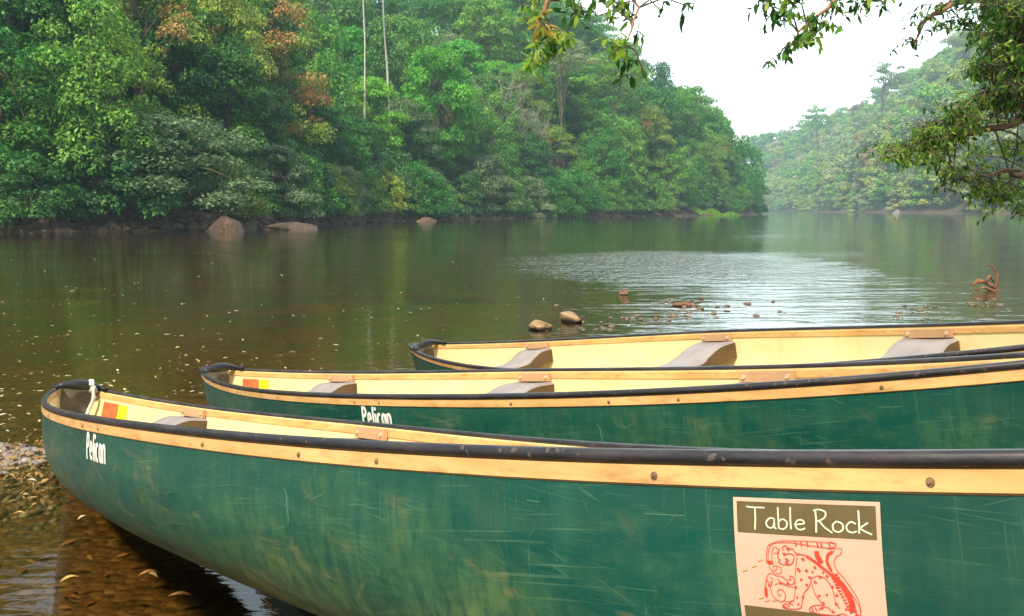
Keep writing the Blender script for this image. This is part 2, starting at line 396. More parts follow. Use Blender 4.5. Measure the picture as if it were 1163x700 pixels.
def water_material():
    m, nt, out = mat('river_water')
    geo = N(nt, 'ShaderNodeNewGeometry'); pos = geo.outputs['Position']
    sep = N(nt, 'ShaderNodeSeparateXYZ'); nt.links.new(pos, sep.inputs[0])
    fine = noise(nt, mapping(nt, pos, (3.0, 7.5, 1), (0, 0, -.22)), 1.5, 3, .55, .3)
    mid = noise(nt, mapping(nt, pos, (.8, 2.6, 1), (0, 0, -.1)), 1.1, 3, .5, .4)
    big = noise(nt, mapping(nt, pos, (.12, .35, 1)), 1., 2, .5)
    # patches of livelier ripples and of calm
    patch = ramp(nt, noise(nt, mapping(nt, pos, (.035, .16, 1), (0, 0, .05)), 1.0, 3, .6, .5), [(.42, .15), (.60, 1.)])
    h = mth(nt, 'ADD', mth(nt, 'MULTIPLY', fine, .0034), mth(nt, 'ADD', mth(nt, 'MULTIPLY', mid, .0075), mth(nt, 'MULTIPLY', big, .015)))
    def spotmask(cx, cy, rx, ry):                      # where the stream breaks over the shoal
        dx = mth(nt, 'DIVIDE', mth(nt, 'SUBTRACT', sep.outputs[0], cx), rx); dy = mth(nt, 'DIVIDE', mth(nt, 'SUBTRACT', sep.outputs[1], cy), ry)
        r2 = mth(nt, 'ADD', mth(nt, 'MULTIPLY', dx, dx), mth(nt, 'MULTIPLY', dy, dy))
        r2 = mth(nt, 'ADD', r2, mth(nt, 'MULTIPLY_ADD', noise(nt, mapping(nt, pos, (.35, .55, 1)), 1., 5, .7), 4.2, -2.1))
        return N(nt, 'ShaderNodeMapRange', inp={'Value': r2, 'From Min': 2.4, 'From Max': -.2, 'To Min': 0., 'To Max': 1.}).outputs[0]
    chop = noise(nt, mapping(nt, pos, (4.6, 1.7, 1), (0, 0, .08)), 1.5, 3, .6, .4)
    riff = mth(nt, 'MULTIPLY', spotmask(3.9, 24., 3.1, 5.0), mth(nt, 'MULTIPLY', mth(nt, 'POWER', chop, 1.5), .12))
    riff2 = mth(nt, 'MULTIPLY', spotmask(4.7, 15.0, 3.4, 6.), mth(nt, 'MULTIPLY', mid, .020))
    h = mth(nt, 'MULTIPLY', h, mth(nt, 'MULTIPLY_ADD', patch, .85, .25))
    h = mth(nt, 'ADD', h, mth(nt, 'ADD', riff, riff2))
    b = N(nt, 'ShaderNodeBump', inp={'Strength': 1., 'Distance': 1., 'Height': h})
    fr = N(nt, 'ShaderNodeFresnel', inp={'IOR': 1.33}); nt.links.new(b.outputs[0], fr.inputs['Normal'])
    gl = N(nt, 'ShaderNodeBsdfGlossy', inp={'Roughness': .03, 'Color': (.95, 1., 1., 1)}); nt.links.new(b.outputs[0], gl.inputs['Normal'])
    tr = N(nt, 'ShaderNodeBsdfTransparent', inp={'Color': (.74, .68, .44, 1)})
    mx = N(nt, 'ShaderNodeMixShader'); nt.links.new(fr.outputs[0], mx.inputs[0]); nt.links.new(tr.outputs[0], mx.inputs[1]); nt.links.new(gl.outputs[0], mx.inputs[2])
    nt.links.new(mx.outputs[0], out.inputs[0])
    return m
w = mesh_np('river_water', [(-1490, -290, 0), (1490, -290, 0), (1490, 1490, 0), (-1490, 1490, 0)], faces=[(0, 1, 2, 3)], mats=[water_material()])
tag(w, kind='structure')

# ------------------------------------------------------------------ canoes
L = 5.3624; B = .4718; PE = 1.7236; QE = .8124; SH = .0885; DM = .40
S1, S2, S3 = .2275, .5068, .7523
def half(s):
    u = min(1, abs(2 * s - 1)); return B * max(1 - u ** PE, 0) ** QE
def rimz(s): return SH * abs(2 * s - 1) ** 3
def depth(s):
    e = min(s, 1 - s) * L
    k = max(0, 1 - e / .62)
    return (DM + SH * .8 * abs(2 * s - 1) ** 3) * max(0, 1 - k ** 3.2) ** (1 / 2.6)
def section(s, t, off=0.):
    """point of the hull side at length s, t=0 rim .. 1 keel (near side, y<0); off = shell offset inward"""
    b = max(half(s) - off, 0); d = max(depth(s) - off, 0.0)
    e = min(s, 1 - s) * L
    n = 1.35 + 1.25 * min(1, e / 1.3)             # V at the ends, full amidships
    a = t * PI / 2
    c = abs(math.cos(a)) ** (2 / n) if a < PI / 2 - 1e-6 else 0.
    z = -abs(math.sin(a)) ** (2 / n) * d
    # slight tumblehome / straight topsides
    return Vector((s * L, -b * c, rimz(s) + z))
ss = np.concatenate([np.linspace(0, .035, 9)[:-1], np.linspace(.035, .14, 12)[:-1], np.linspace(.14, .5, 26)])
SS = np.concatenate([ss, (1 - ss[:-1])[::-1]])
TS = np.concatenate([np.linspace(0, .12, 4)[:-1], np.linspace(.12, 1, 22)])
ORG = Vector((L / 2, 0, -DM))                      # root empty stands at the keel amidships
def loc(v): return Vector(v) - ORG
def shell(off, flip):
    vs = []; fs = []
    nt_ = len(TS)
    ring = 2 * nt_ - 1
    for s in SS:
        row = [section(s, t, off) for t in TS]
        full = row + [Vector((p.x, -p.y, p.z)) for p in reversed(row[:-1])]
        vs += [loc(p) for p in full]
    for i in range(len(SS) - 1):
        for k in range(ring - 1):
            q = (i * ring + k, i * ring + k + 1, (i + 1) * ring + k + 1, (i + 1) * ring + k)
            fs.append(q if flip else q[::-1])
    return vs, fs
_cache = {}
def surf(x, v, side=-1, lift=.0015, off=0.):
    """point on the outside of the side, x metres from the bow, v metres down the skin from the rim"""
    s = x / L
    key = (round(s, 5), off)
    if key not in _cache:
        pts = [section(s, t, off) for t in np.linspace(0, 1, 60)]
        ac = [0.]
        for a, b in zip(pts[:-1], pts[1:]): ac.append(ac[-1] + (b - a).length)
        _cache[key] = (pts, ac)
    pts, ac = _cache[key]
    v = max(0, min(v, ac[-1] - 1e-6))
    k = int(np.searchsorted(ac, v, side='right')) - 1; k = min(k, len(pts) - 2)
    f = (v - ac[k]) / max(ac[k + 1] - ac[k], 1e-9)
    p = pts[k].lerp(pts[k + 1], f)
    tz = (pts[k + 1] - pts[k]).normalized()
    p2 = section(min(1, s + .002), 0, off); p1 = section(max(0, s - .002), 0, off)
    n = (p2 - p1).cross(tz).normalized()
    if n.y > 0: n = -n
    q = p + n * lift
    if side > 0: q = Vector((q.x, -q.y, q.z))
    return loc(q)

def strokes_on(mb, strokes, fn, wdt, mi=0, step=.004):
    """flat ribbons that follow polylines; fn maps (x, v) to the surface"""
    for st in strokes:
        w_ = wdt
        if isinstance(st[0], (int, float)): w_ = wdt * st[0]; st = st[1:]
        pts = []
        for a, b in zip(st[:-1], st[1:]):
            n = max(1, int(math.hypot(b[0] - a[0], b[1] - a[1]) / step))
            for k in range(n): pts.append((a[0] + (b[0] - a[0]) * k / n, a[1] + (b[1] - a[1]) * k / n))
        pts.append(st[-1])
        vs = []; fs = []
        for i, p in enumerate(pts):
            a = pts[max(0, i - 1)]; b = pts[min(len(pts) - 1, i + 1)]
            dx, dy = b[0] - a[0], b[1] - a[1]; l = math.hypot(dx, dy) or 1
            nx_, ny_ = -dy / l * w_ / 2, dx / l * w_ / 2
            vs += [fn(p[0] + nx_, p[1] + ny_), fn(p[0] - nx_, p[1] - ny_)]
        for i in range(len(pts) - 1): fs.append((2 * i, 2 * i + 1, 2 * i + 3, 2 * i + 2))
        mb.add(vs, fs, mi)
def arc(cx, cy, rx, ry, a0, a1, n=12):
    return [(cx + rx * math.cos(math.radians(a0 + (a1 - a0) * k / n)), cy + ry * math.sin(math.radians(a0 + (a1 - a0) * k / n))) for k in range(n + 1)]
def smooth(pts, n=6):
    """Catmull-Rom through 2D points"""
    out = []
    P_ = [pts[0]] + list(pts) + [pts[-1]]
    for i in range(1, len(P_) - 2):
        p0, p1, p2, p3 = P_[i - 1:i + 3]
        for k in range(n):
            t = k / n
            out.append(tuple(.5 * ((2 * p1[j]) + (-p0[j] + p2[j]) * t + (2 * p0[j] - 5 * p1[j] + 4 * p2[j] - p3[j]) * t * t + (-p0[j] + 3 * p1[j] - 3 * p2[j] + p3[j]) * t ** 3) for j in range(2)))
    out.append(tuple(pts[-1])); return out

# lettering in a 1-unit-high box, y up; each glyph: (advance, strokes)
def G_bold(ch):
    A = {'P': (.56, [[(.1, 0), (.1, 1)], [(.1, .95)] + arc(.22, .73, .22, .22, 90, -90) + [(.1, .5)]]),
         'e': (.50, [[(.1, .38), (.38, .38)] + arc(.24, .36, .15, .30, 10, 320)]),
         'l': (.24, [[(.12, 0), (.12, 1)]]), 'i': (.24, [[(.12, 0), (.12, .66)], [(.12, .82), (.12, .98)]]),
         'c': (.46, [arc(.24, .34, .15, .30, 50, 310)]), 'a': (.50, [arc(.24, .34, .15, .30, 0, 360), [(.40, .66), (.40, 0)]]),
         'n': (.50, [[(.1, 0), (.1, .66)], arc(.25, .46, .15, .18, 180, 0) + [(.40, 0)]])}
    return A[ch]
def G_pap(ch):
    A = {'T': (.60, [[(-.08, 1.02), (.12, .99), (.62, 1.0)], [(.25, 1.0), (.26, .5), (.22, -.06)]]),
         'a': (.44, [smooth([(.34, .52), (.18, .50), (.06, .30), (.12, .10), (.28, .08), (.36, .3), (.36, .52), (.37, .1), (.44, .04)])]),
         'b': (.44, [[(.07, 1.05), (.08, .5), (.08, .06)], smooth([(.08, .38), (.24, .50), (.38, .38), (.36, .14), (.22, .03), (.08, .08)])]),
         'l': (.20, [[(.09, 1.08), (.08, .5), (.09, .05)]]),
         'e': (.44, [smooth([(.06, .28), (.22, .31), (.37, .36), (.30, .50), (.14, .48), (.05, .28), (.12, .09), (.26, .06), (.40, .14)])]),
         'R': (.62, [[(.10, .98), (.12, .5), (.10, -.04)], smooth([(.02, .96), (.22, 1.02), (.44, .92), (.42, .68), (.24, .52), (.12, .48)]), [(.22, .50), (.40, .22), (.66, -.02)]]),
         'o': (.46, [smooth([(.2, .52), (.07, .36), (.09, .12), (.25, .04), (.40, .18), (.38, .42), (.2, .52)])]),
         'c': (.40, [smooth([(.38, .44), (.22, .52), (.07, .34), (.10, .12), (.26, .05), (.40, .12)])]),
         'k': (.46, [[(.08, 1.05), (.09, .5), (.08, .02)], [(.38, .52), (.10, .26), (.28, .12), (.50, 0)]]), ' ': (.24, [])}
    return A[ch]
def text_strokes(txt, G, hgt, x0, v0, sx=1., slant=0., skip=None):
    """x0 = left, v0 = baseline (v grows downward)"""
    out = []; x = 0
    for i, ch in enumerate(txt):
        adv, st = G(ch)
        for s_ in st:
            out.append([(x0 + (x + p[0] + slant * p[1]) * hgt * sx, v0 - p[1] * hgt) for p in s_])
        x += adv
    return out

def make_canoe():
    root = empty('canoe')
    vs, fs = shell(0., True)
    hull = mesh_np('hull', vs, faces=fs, mats=[M['hull']], smooth=True, parent=root)
    vs, fs = shell(.010, False)
    liner = mesh_np('hull_liner', vs, faces=fs, mats=[M['cream']], smooth=True, parent=root)
    # black rim: one closed band all round
    prof = [(-.008, -.017), (-.013, -.009), (-.0135, -.001), (-.009, .006), (0., .0085), (.010, .0075), (.016, .003), (.017, -.006), (.011, -.013), (.0, -.016)]   # (outward- , up)
    vs = []; fs = []
    loop = [(s, -1) for s in SS[1:-1]] + [(1., 0)] + [(s, 1) for s in SS[1:-1][::-1]] + [(0., 0)]
    pts = []
    for s, sd in loop:
        p = section(s, 0); pts.append(Vector((p.x, p.y * (-1 if sd > 0 else 1), p.z)) if sd else Vector((p.x + (.004 if s > .5 else -.004), 0, p.z)))
    n = len(pts); k_ = len(prof)
    for i, p in enumerate(pts):
        t = (pts[(i + 1) % n] - pts[i - 1]); t.z = 0; t.normalize()
        o = Vector((t.y, -t.x, 0))              # outward
        for (dx, dz) in prof: vs.append(loc(p - o * (dx * .75) + Vector((0, 0, dz * .76 + .001))))
    for i in range(n):
        j = (i + 1) % n
        for k in range(k_): fs.append((i * k_ + k, j * k_ + k, j * k_ + (k + 1) % k_, i * k_ + (k + 1) % k_))
    mesh_np('gunwale', vs, faces=fs, mats=[M['black']], smooth=True, parent=root)
    # tan outer and inner strips with their bolts
    for sd in (-1, 1):
        for name, off, sgn, hh in (('outer_strip', 0., 1, .0405), ('inner_strip', .010, -1, .040)):
            mb = MB(); rows = []
            S_ = [s for s in SS if .006 < s < .994] if sgn > 0 else [s for s in SS if .03 < s < .97]
            for s in S_:
                x = s * L
                r = [surf(x, .010, sd, .0 * sgn, off), surf(x, .014, sd, .0045 * sgn, off), surf(x, hh - .003, sd, .0045 * sgn, off), surf(x, hh, sd, .0005 * sgn, off)]
                rows.append(r)
            vv = [p for r in rows for p in r]; ff = []
            for i in range(len(rows) - 1):
                for k in range(3): ff.append((i * 4 + k, i * 4 + k + 1, i * 4 + 5 + k, i * 4 + 4 + k))
            mb.add(vv, ff, 0)
            if sgn > 0:
                for s in (.07, .11, .21, .245, .36, .501, .533, .665, .737, .78, .88, .94):
                    c = surf(s * L, .027, sd, .0045)
                    d = Vector((0, sd, 0))
                    mb.tube([c, c + d * .0015], [.0052, .005], 12, 1); mb.tube([c + d * .0015, c + d * .0038], [.0034, .0024], 10, 1)
            mb.build(name, [M['trim'], M['bolt']], root)
    # deck plates with carrying handles at both ends
    for e in (0, 1):
        mb = MB(); sN = 12; s_end = .036 if e == 0 else .014
        top = []; 
        for i in range(sN + 1):
            s = .001 + (s_end - .001) * i / sN
            b = max(half(s) - .008, .001)
            row = [(s * L, -b + 2 * b * k / 6, rimz(s) + .006 + .010 * (1 - (2 * k / 6 - 1) ** 2) * min(1, i / 3)) for k in range(7)]
            top += row
        ff = [(i * 7 + k, i * 7 + k + 1, i * 7 + 8 + k, i * 7 + 7 + k) for i in range(sN) for k in range(6)]
        n0 = len(top)
        last = top[-7:]
        top += [(x, y, z - .03) for x, y, z in last]
        ff += [(n0 - 7 + k, n0 - 6 + k, n0 + k + 1, n0 + k) for k in range(6)]
        vv = [loc((L - x if e else x, y, z)) for x, y, z in top]
        mb.add(vv, ff)
        dp = mb.build('deck_plate', M['black'], root, True)
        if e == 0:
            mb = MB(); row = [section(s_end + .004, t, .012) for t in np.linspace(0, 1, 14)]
            vv = [loc(p) for p in row] + [loc((p.x, -p.y, p.z)) for p in row[::-1][1:]]; mb.add(vv, [tuple(range(len(vv)))]); mb.build('bow_shade', M['bow_shade'], root)  # added plate that stands in for the shade below the bow deck
        # handle: a grip that bridges the hull just behind the deck plate
        mb = MB(); s = .026 if e else .050; hb = half(s) - .004
        X = (1 - s) * L if e else s * L
        pts = [loc((X, hb * t, rimz(s) + .012 + .012 * (1 - t * t))) for t in np.linspace(-1, 1, 13)]
        mb.tube(pts, [.013, .016, .019, .023, .026, .028, .028, .028, .026, .023, .019, .016, .013], 12)
        for sd in (-1, 1):
            mb.box(loc((X + .02 * (1 if e == 0 else -1), sd * (hb + .006), rimz(s) + .009)), (.13, .030, .016), None, 0, .004)
            for dx in (-.045, .045): 
                c = loc((X + dx, sd * (hb + .006), rimz(s) + .017)); mb.tube([c, c + Vector((0, 0, .005))], .006, 8)
        mb.build('carry_handle', M['blackshine'], root, True)
    # moulded seats
    for s0, wd in ((S1, .235), (S2, .24), (S3, .27)):
        b0 = half(s0) - .012
        def prof_z(t):                              # t = -1..1 across the hull
            a = abs(t)
            return -.052 - .055 * (1 - sm(np.array([a]), .30, .80)[0])
        mb = MB(); ny_ = 36
        xs = [(-wd / 2 - .006, -.095), (-wd / 2, -.012), (-wd / 2 + .016, 0), (-wd / 6, -.004), (wd / 6, -.004), (wd / 2 - .016, 0), (wd / 2, -.012), (wd / 2 + .006, -.095)]
        vv = []
        for j in range(ny_ + 1):
            t = -1 + 2 * j / ny_
            for k, (dx, dz) in enumerate(xs):
                s_ = s0 + dx / L
                bb = half(s_) - .011
                # pan widens toward the ends a little
                z = prof_z(t) + rimz(s0)
                d2 = dz
                y = t * bb
                if dz < -.05:
                    y = t * (bb - .012)
                vv.append(loc((s0 * L + dx * (1. + .10 * (abs(t) < .5)), y, z + d2)))
        K = len(xs); ff = []; mi = []
        for j in range(ny_):
            for k in range(K - 1):
                ff.append((j * K + k, j * K + k + 1, (j + 1) * K + k + 1, (j + 1) * K + k)); mi.append(1 if k in (0, K - 2) else 0)
        seat = mesh_np('seat', vv, faces=ff, mats=[M['seat'], M['seatskirt']], parent=root, midx=mi)
        seat.data.polygons.foreach_set('use_smooth', [m_ == 0 for m_ in mi])
        for sd in (-1, 1):
            mb = MB()
            rows = []
            for i in range(5):
                x = s0 * L - wd * .44 + wd * .88 * i / 4
                rows.append([surf(x, .013, sd, -.006, .010), surf(x, .013, sd, -.020, .010), surf(x, .050, sd, -.022, .010), surf(x, .052, sd, -.006, .010)])
            vv = [p for r in rows for p in r]; ff = [(i * 4 + k, i * 4 + (k + 1) % 4, i * 4 + 4 + (k + 1) % 4, i * 4 + 4 + k) for i in range(4) for k in range(4)] + [(0, 1, 2, 3), (16, 17, 18, 19)]
            mb.add(vv, ff, 0)
            for dx in (-wd * .36, wd * .36):
                c = surf(s0 * L + dx, .032, sd, -.021, .010); d = Vector((0, -sd, 0))
                mb.tube([c, c + d * .006], [.009, .007], 10, 1)
            mb.build('seat_bracket', [M['bracket'], M['brightbolt']], seat)
    # maker's lettering on the near side and small label inside the far side
    mb = MB()
    fn = lambda x, v: surf(x, v, -1, .0012)
    strokes_on(mb, text_strokes('Pelican', G_bold, .076, .507 * L, .119, .88, .10), fn, .0122, 0, .006)
    mb.build('lettering', M['white'], root)
    return root

def far_label(root):
    mb = MB()
    def patch(x0, x1, v0, v1, mi):
        n1, n2 = 6, 5; vv = []
        for i in range(n1 + 1):
            for j in range(n2 + 1):
                vv.append(surf(x0 + (x1 - x0) * i / n1, v0 + (v1 - v0) * j / n2, 1, -.0035, .010))
        mb.add(vv, [(i * (n2 + 1) + j, i * (n2 + 1) + j + 1, (i + 1) * (n2 + 1) + j + 1, (i + 1) * (n2 + 1) + j) for i in range(n1) for j in range(n2)], mi)
    patch(.335, .475, .055, .135, 0); patch(.48, .565, .055, .145, 1)
    return mb.build('warning_label', [M['red'], M['yellow']], root)

def copy_tree(o, parent=None):
    c = o.copy(); COL.objects.link(c)
    if parent: c.parent = parent; c.matrix_parent_inverse = o.matrix_parent_inverse.copy()
    for ch in [k for k in bpy.data.objects if k.parent == o]: copy_tree(ch, c)
    return c
def place(root, c):
    x, y, z, yaw, pi_, he = c
    R = (Matrix.Rotation(yaw, 3, 'Z') @ Matrix.Rotation(-pi_, 3, 'Y') @ Matrix.Rotation(he, 3, 'X'))
    tip = Vector((x, y, z + DZ))
    root.location = tip + R @ (ORG - Vector((0, 0, SH)))
    root.rotation_euler = R.to_euler('XYZ')
    bpy.context.view_layer.update()

POSE = [(-2.4732, 5.0038, .5396, -.9191, .1417, -.1660), (-2.0118, 5.8457, .4836, -.8557, .1427, -.0092), (-.7925, 6.9416, .4747, -.9600, .1412, .1436)]
c3 = make_canoe(); place(c3, POSE[2])
tag(c3, 'rearmost green canoe, its bow nearest the two tan rocks, cream inside showing', 'canoe', 'canoes drawn up on the river bank')
c2 = copy_tree(c3); place(c2, POSE[1]); far_label(c2)
tag(c2, 'green canoe lying between the other two', 'canoe', 'canoes drawn up on the river bank')
c1 = copy_tree(c3); place(c1, POSE[0]); far_label(c1)
tag(c1, 'scratched green canoe in front, with the pink Table Rock sticker', 'canoe', 'canoes drawn up on the river bank')

# ---- the square sticker on the near canoe: measured in a unit square, u right, w down
def sticker():
    X0, X1, V0 = .8995 * L, .9305 * L, .0500
    HH = (X1 - X0) * .91
    def fn_(l):
        def f(u, w_): return surf(X0 + (X1 - X0) * u, V0 + HH * w_ + .0, -1, l)
        return f
    def quad(mb, u0, u1, w0, w1, l, n=10, m_=10):
        f = fn_(l); vv = [f(u0 + (u1 - u0) * i / n, w0 + (w1 - w0) * j / m_) for i in range(n + 1) for j in range(m_ + 1)]
        mb.add(vv, [(i * (m_ + 1) + j, i * (m_ + 1) + j + 1, (i + 1) * (m_ + 1) + j + 1, (i + 1) * (m_ + 1) + j) for i in range(n) for j in range(m_)])
    mb = MB(); quad(mb, 0, 1, 0, 1.05, .0012, 16, 16)
    st = mb.build('sticker', M['stickerpink'], c1); st['label'] = 'pink square sticker with brown title band and red jaguar drawing'
    mb = MB(); quad(mb, .027, .973, .03, .275, .0019, 14, 6); mb.build('title_band', M['stickerbrown'], st)
    mb = MB(); quad(mb, .03, .95, .862, 1.0, .0019, 14, 3); mb.build('bottom_band', M['stickerbrown'], st)
    mb = MB()
    sts = text_strokes('Table Rock', G_pap, .165, .115, .238, 1.16)
    strokes_on(mb, sts, fn_(.0024), .0115, 0, .02); mb.build('title_lettering', M['stickertext'], st)
    # the drawing; coordinates read off as (u, w) of the sticker
    def uv(px, py): return ((px - 70) / 845., (py - 28) / 760.)
    D = []
    def c(pts, w_=1.): D.append([w_] + smooth([uv(*p) for p in pts], 6))
    c([(262, 405), (268, 340), (285, 300), (340, 285), (420, 280), (520, 290), (640, 300)], .7)
    c([(640, 300), (665, 268), (440, 268), (350, 275), (300, 300), (278, 340), (272, 400)], .6)
    c([(295, 400), (298, 350), (310, 315), (330, 318), (335, 340), (318, 352), (312, 340)], .6)
    for x_ in (440, 472, 508, 566, 588): c([(x_, 268), (x_ + 5, 298)], 1.4)
    c([(625, 268), (640, 285), (625, 300)], .9); c([(640, 262), (668, 270)], 1.); c([(630, 300), (668, 296)], .8)
    c([(265, 405), (300, 407)], 3.4)
    c([(345, 320), (338, 345), (330, 372), (345, 385), (335, 398), (352, 410), (380, 412), (410, 405), (425, 380), (428, 355), (405, 345), (380, 350), (360, 345)], .8)
    c([(375, 375), (392, 385), (378, 400), (395, 410)], 1.6); c([(365, 352), (380, 350)], 2.6)
    c([(372, 330), (362, 312), (385, 300), (398, 318), (425, 315), (440, 338), (500, 350)], .8); c([(390, 312), (405, 322)], 3.2)
    c([(440, 350), (470, 345), (500, 350)], .7); c([(450, 360), (438, 400), (430, 450), (424, 500), (418, 560), (405, 620)], .6)
    # back, with the heavy toothed stripe
    c([(500, 352), (545, 380), (590, 415), (640, 455), (680, 500), (710, 545), (730, 600), (738, 645)], 2.6)
    c([(655, 470), (690, 505), (715, 550), (735, 610), (730, 650)], 5.5)
    c([(560, 320), (566, 350), (585, 385)], 4.2); c([(552, 318), (552, 350), (572, 385)], 1.)
    c([(660, 310), (625, 335), (612, 370), (620, 405), (645, 440), (690, 490), (730, 540), (765, 600), (775, 650), (760, 685)], .6)
    c([(650, 315), (622, 340), (617, 380), (636, 425)], 2.6)
    c([(640, 300), (690, 295), (702, 305), (690, 330), (668, 345), (655, 380), (668, 420), (700, 460), (740, 520), (770, 580), (778, 640), (765, 690)], .6)
    for k in range(13):
        a = k / 12.; x_ = 648 + 90 * a; y_ = 448 + 200 * a
        c([(x_ + 6, y_), (x_ + 24 - 6 * a, y_ - 6)], 1.7); c([(x_ - 4, y_ + 4), (x_ - 22, y_ + 8)], 1.5)
    # chest, haunch and legs
    c([(520, 480), (505, 525), (470, 570), (455, 620), (440, 660), (400, 672), (345, 672), (335, 660), (355, 645), (372, 660), (375, 640), (400, 648)], .8)
    c([(405, 620), (385, 628), (372, 640)], .7); c([(340, 660), (360, 672)], 1.6)
    c([(520, 480), (560, 462), (600, 475), (625, 510), (640, 560), (645, 610), (665, 640)], .7)
    c([(520, 510), (530, 560), (552, 600), (580, 630)], .7); c([(505, 470), (520, 480)], .8)
    c([(580, 630), (530, 635), (500, 650), (492, 670), (520, 680), (580, 688), (640, 682), (680, 668), (720, 690), (760, 698)], .8)
    c([(615, 660), (600, 640), (560, 645), (545, 665)], .7); c([(505, 655), (515, 672)], 1.); c([(525, 648), (535, 668)], 1.)
    # scrolls in front of the muzzle
    c([(275, 410), (280, 440), (300, 455), (320, 440), (315, 422), (300, 428), (302, 440)], .6)
    c([(320, 425), (345, 430), (345, 460), (325, 470), (310, 460)], .6); c([(290, 455), (310, 480), (350, 485), (370, 500), (400, 500)], .7)
    c([(400, 500), (395, 480), (410, 478), (418, 500), (412, 520), (380, 530), (340, 520), (320, 500)], .7)
    c([(300, 470), (270, 475), (255, 500), (262, 525), (285, 520), (288, 500), (275, 498)], .6)
    c([(255, 500), (240, 560), (236, 600), (245, 622)], .9); c([(243, 560), (242, 612)], 3.); c([(262, 535), (268, 550)], 2.)
    c([(285, 525), (272, 560), (280, 600), (305, 630), (340, 632), (358, 605), (350, 570), (325, 562), (312, 580), (320, 600), (332, 592)], .7)
    c([(300, 540), (330, 525), (380, 540), (420, 540)], .6); c([(350, 632), (380, 632), (405, 620)], .6)
    # spots
    for (x_, y_, s_) in ((480, 372, 3), (545, 415, 2.6), (495, 437, 2.8), (452, 440, 3), (447, 430, 2.2), (530, 442, 1.4), (460, 492, 2), (510, 475, 2.4), (540, 500, 3), (490, 520, 2.4), (570, 468, 2.6), (610, 460, 2.6), (635, 518, 2.2), (655, 565, 2.6), (600, 567, 1.8), (555, 577, 2.2), (648, 615, 3), (575, 618, 2.4), (460, 595, 2.2), (427, 600, 1.6), (425, 540, 2.2), (380, 520, 2.6), (335, 525, 2), (625, 662, 2.6), (660, 520, 1.8), (565, 650, 2), (590, 440, 1.6), (430, 640, 1.6), (700, 640, 2), (755, 665, 3)):
        c([(x_ - 4, y_ + 5), (x_ + 4, y_ - 5)], s_)
    mb = MB(); strokes_on(mb, D, fn_(.0024), .0072, 0, .012); mb.build('jaguar_drawing', M['stickerred'], st)
    for (x_, y_) in ((180, 440), (240, 640), (290, 632), (205, 628), (120, 470), (220, 400)):
        mb = MB(); D = []; c([(x_ - 14, y_ + 5), (x_ + 4, y_), (x_ + 20, y_ - 8)], .9)
        strokes_on(mb, D, fn_(.0022), .008, 0, .02); mb.build('stain', M['stain'], st)
sticker()

# rope knotted round the near canoe's bow handle
def rope():
    Mx = c1.matrix_world
    s = .05; X = s * L; hb = half(s)
    c = Vector((X + .004, hb * .45, rimz(s) + .02))
    pts = []
    for k in range(22):                                   # two turns round the grip
        a = k / 21 * 4 * PI
        pts.append(c + Vector((math.cos(a) * .027, .018 * k / 21, math.sin(a) * .029)))
    tail = [(.03, -.004, -.02), (.04, .0, -.07), (.025, -.015, -.12), (.05, -.03, -.16), (.02, -.04, -.19), (.06, -.05, -.21), (.12, -.03, -.215), (.16, -.06, -.22)]
    pts += [c + Vector(t) + Vector((0, .018, 0)) for t in tail]
    # smooth
    P3 = []
    for i in range(len(pts) - 1):
        for k in range(3): P3.append(pts[i].lerp(pts[i + 1], k / 3))
    P3 = [(P3[max(i - 1, 0)] + P3[i] + P3[min(i + 1, len(P3) - 1)]) / 3 for i in range(len(P3))]
    W_ = [Mx @ loc(p) for p in P3]
    mb = MB(); base = W_[0].copy()
    mb.tube([p - base for p in W_], .0095, 8)
    P4 = [c + Vector((-.008 + .02 * math.cos(a), .035 + .0 * a, -.035 + .03 * math.sin(a))) for a in np.linspace(0, 5.5, 16)]
    mb.tube([Mx @ loc(p) - base for p in P4], .006, 8)
    o = mb.build('mooring_rope', M['rope'], None, True); o.location = base
    tag(o, 'pale rope knotted round the black bow handle of the front canoe', 'rope')
rope()

# ------------------------------------------------------------------ stones, bank boulders
def stone_mesh(name, r, seed, flat=.6, mats=None, sub=4, rough=.45):
    import bmesh
    bm = bmesh.new(); bmesh.ops.create_icosphere(bm, subdivisions=sub, radius=1)
    off = Vector((seed * 3.1, seed * 1.7, seed * .9))
    for v in bm.verts:
        n = mnoise.noise(v.co * 1.1 + off) * rough + mnoise.noise(v.co * 2.7 + off) * rough * .45 + mnoise.noise(v.co * 7 + off) * .05
        q = v.co * (1 + n)
        q = Vector((q.x, q.y, q.z * flat))
        # facets
        for ai in range(9):
            ra = random.Random(seed * 31 + ai); ax = Vector((ra.uniform(-1, 1), ra.uniform(-1, 1), ra.uniform(-.2, 1))).normalized(); dd = q.dot(ax) - ra.uniform(.48, .72)
            if dd > 0: q -= ax * dd * .88
        q += v.co * mnoise.noise(v.co * 14 + off) * .022
        v.co = Vector((q.x * r[0], q.y * r[1], q.z * r[2]))
    me = bpy.data.meshes.new(name); bm.to_mesh(me); bm.free()
    for p in me.polygons: p.use_smooth = True
    me.materials.append(mats); o = bpy.data.objects.new(name, me); COL.objects.link(o); return o
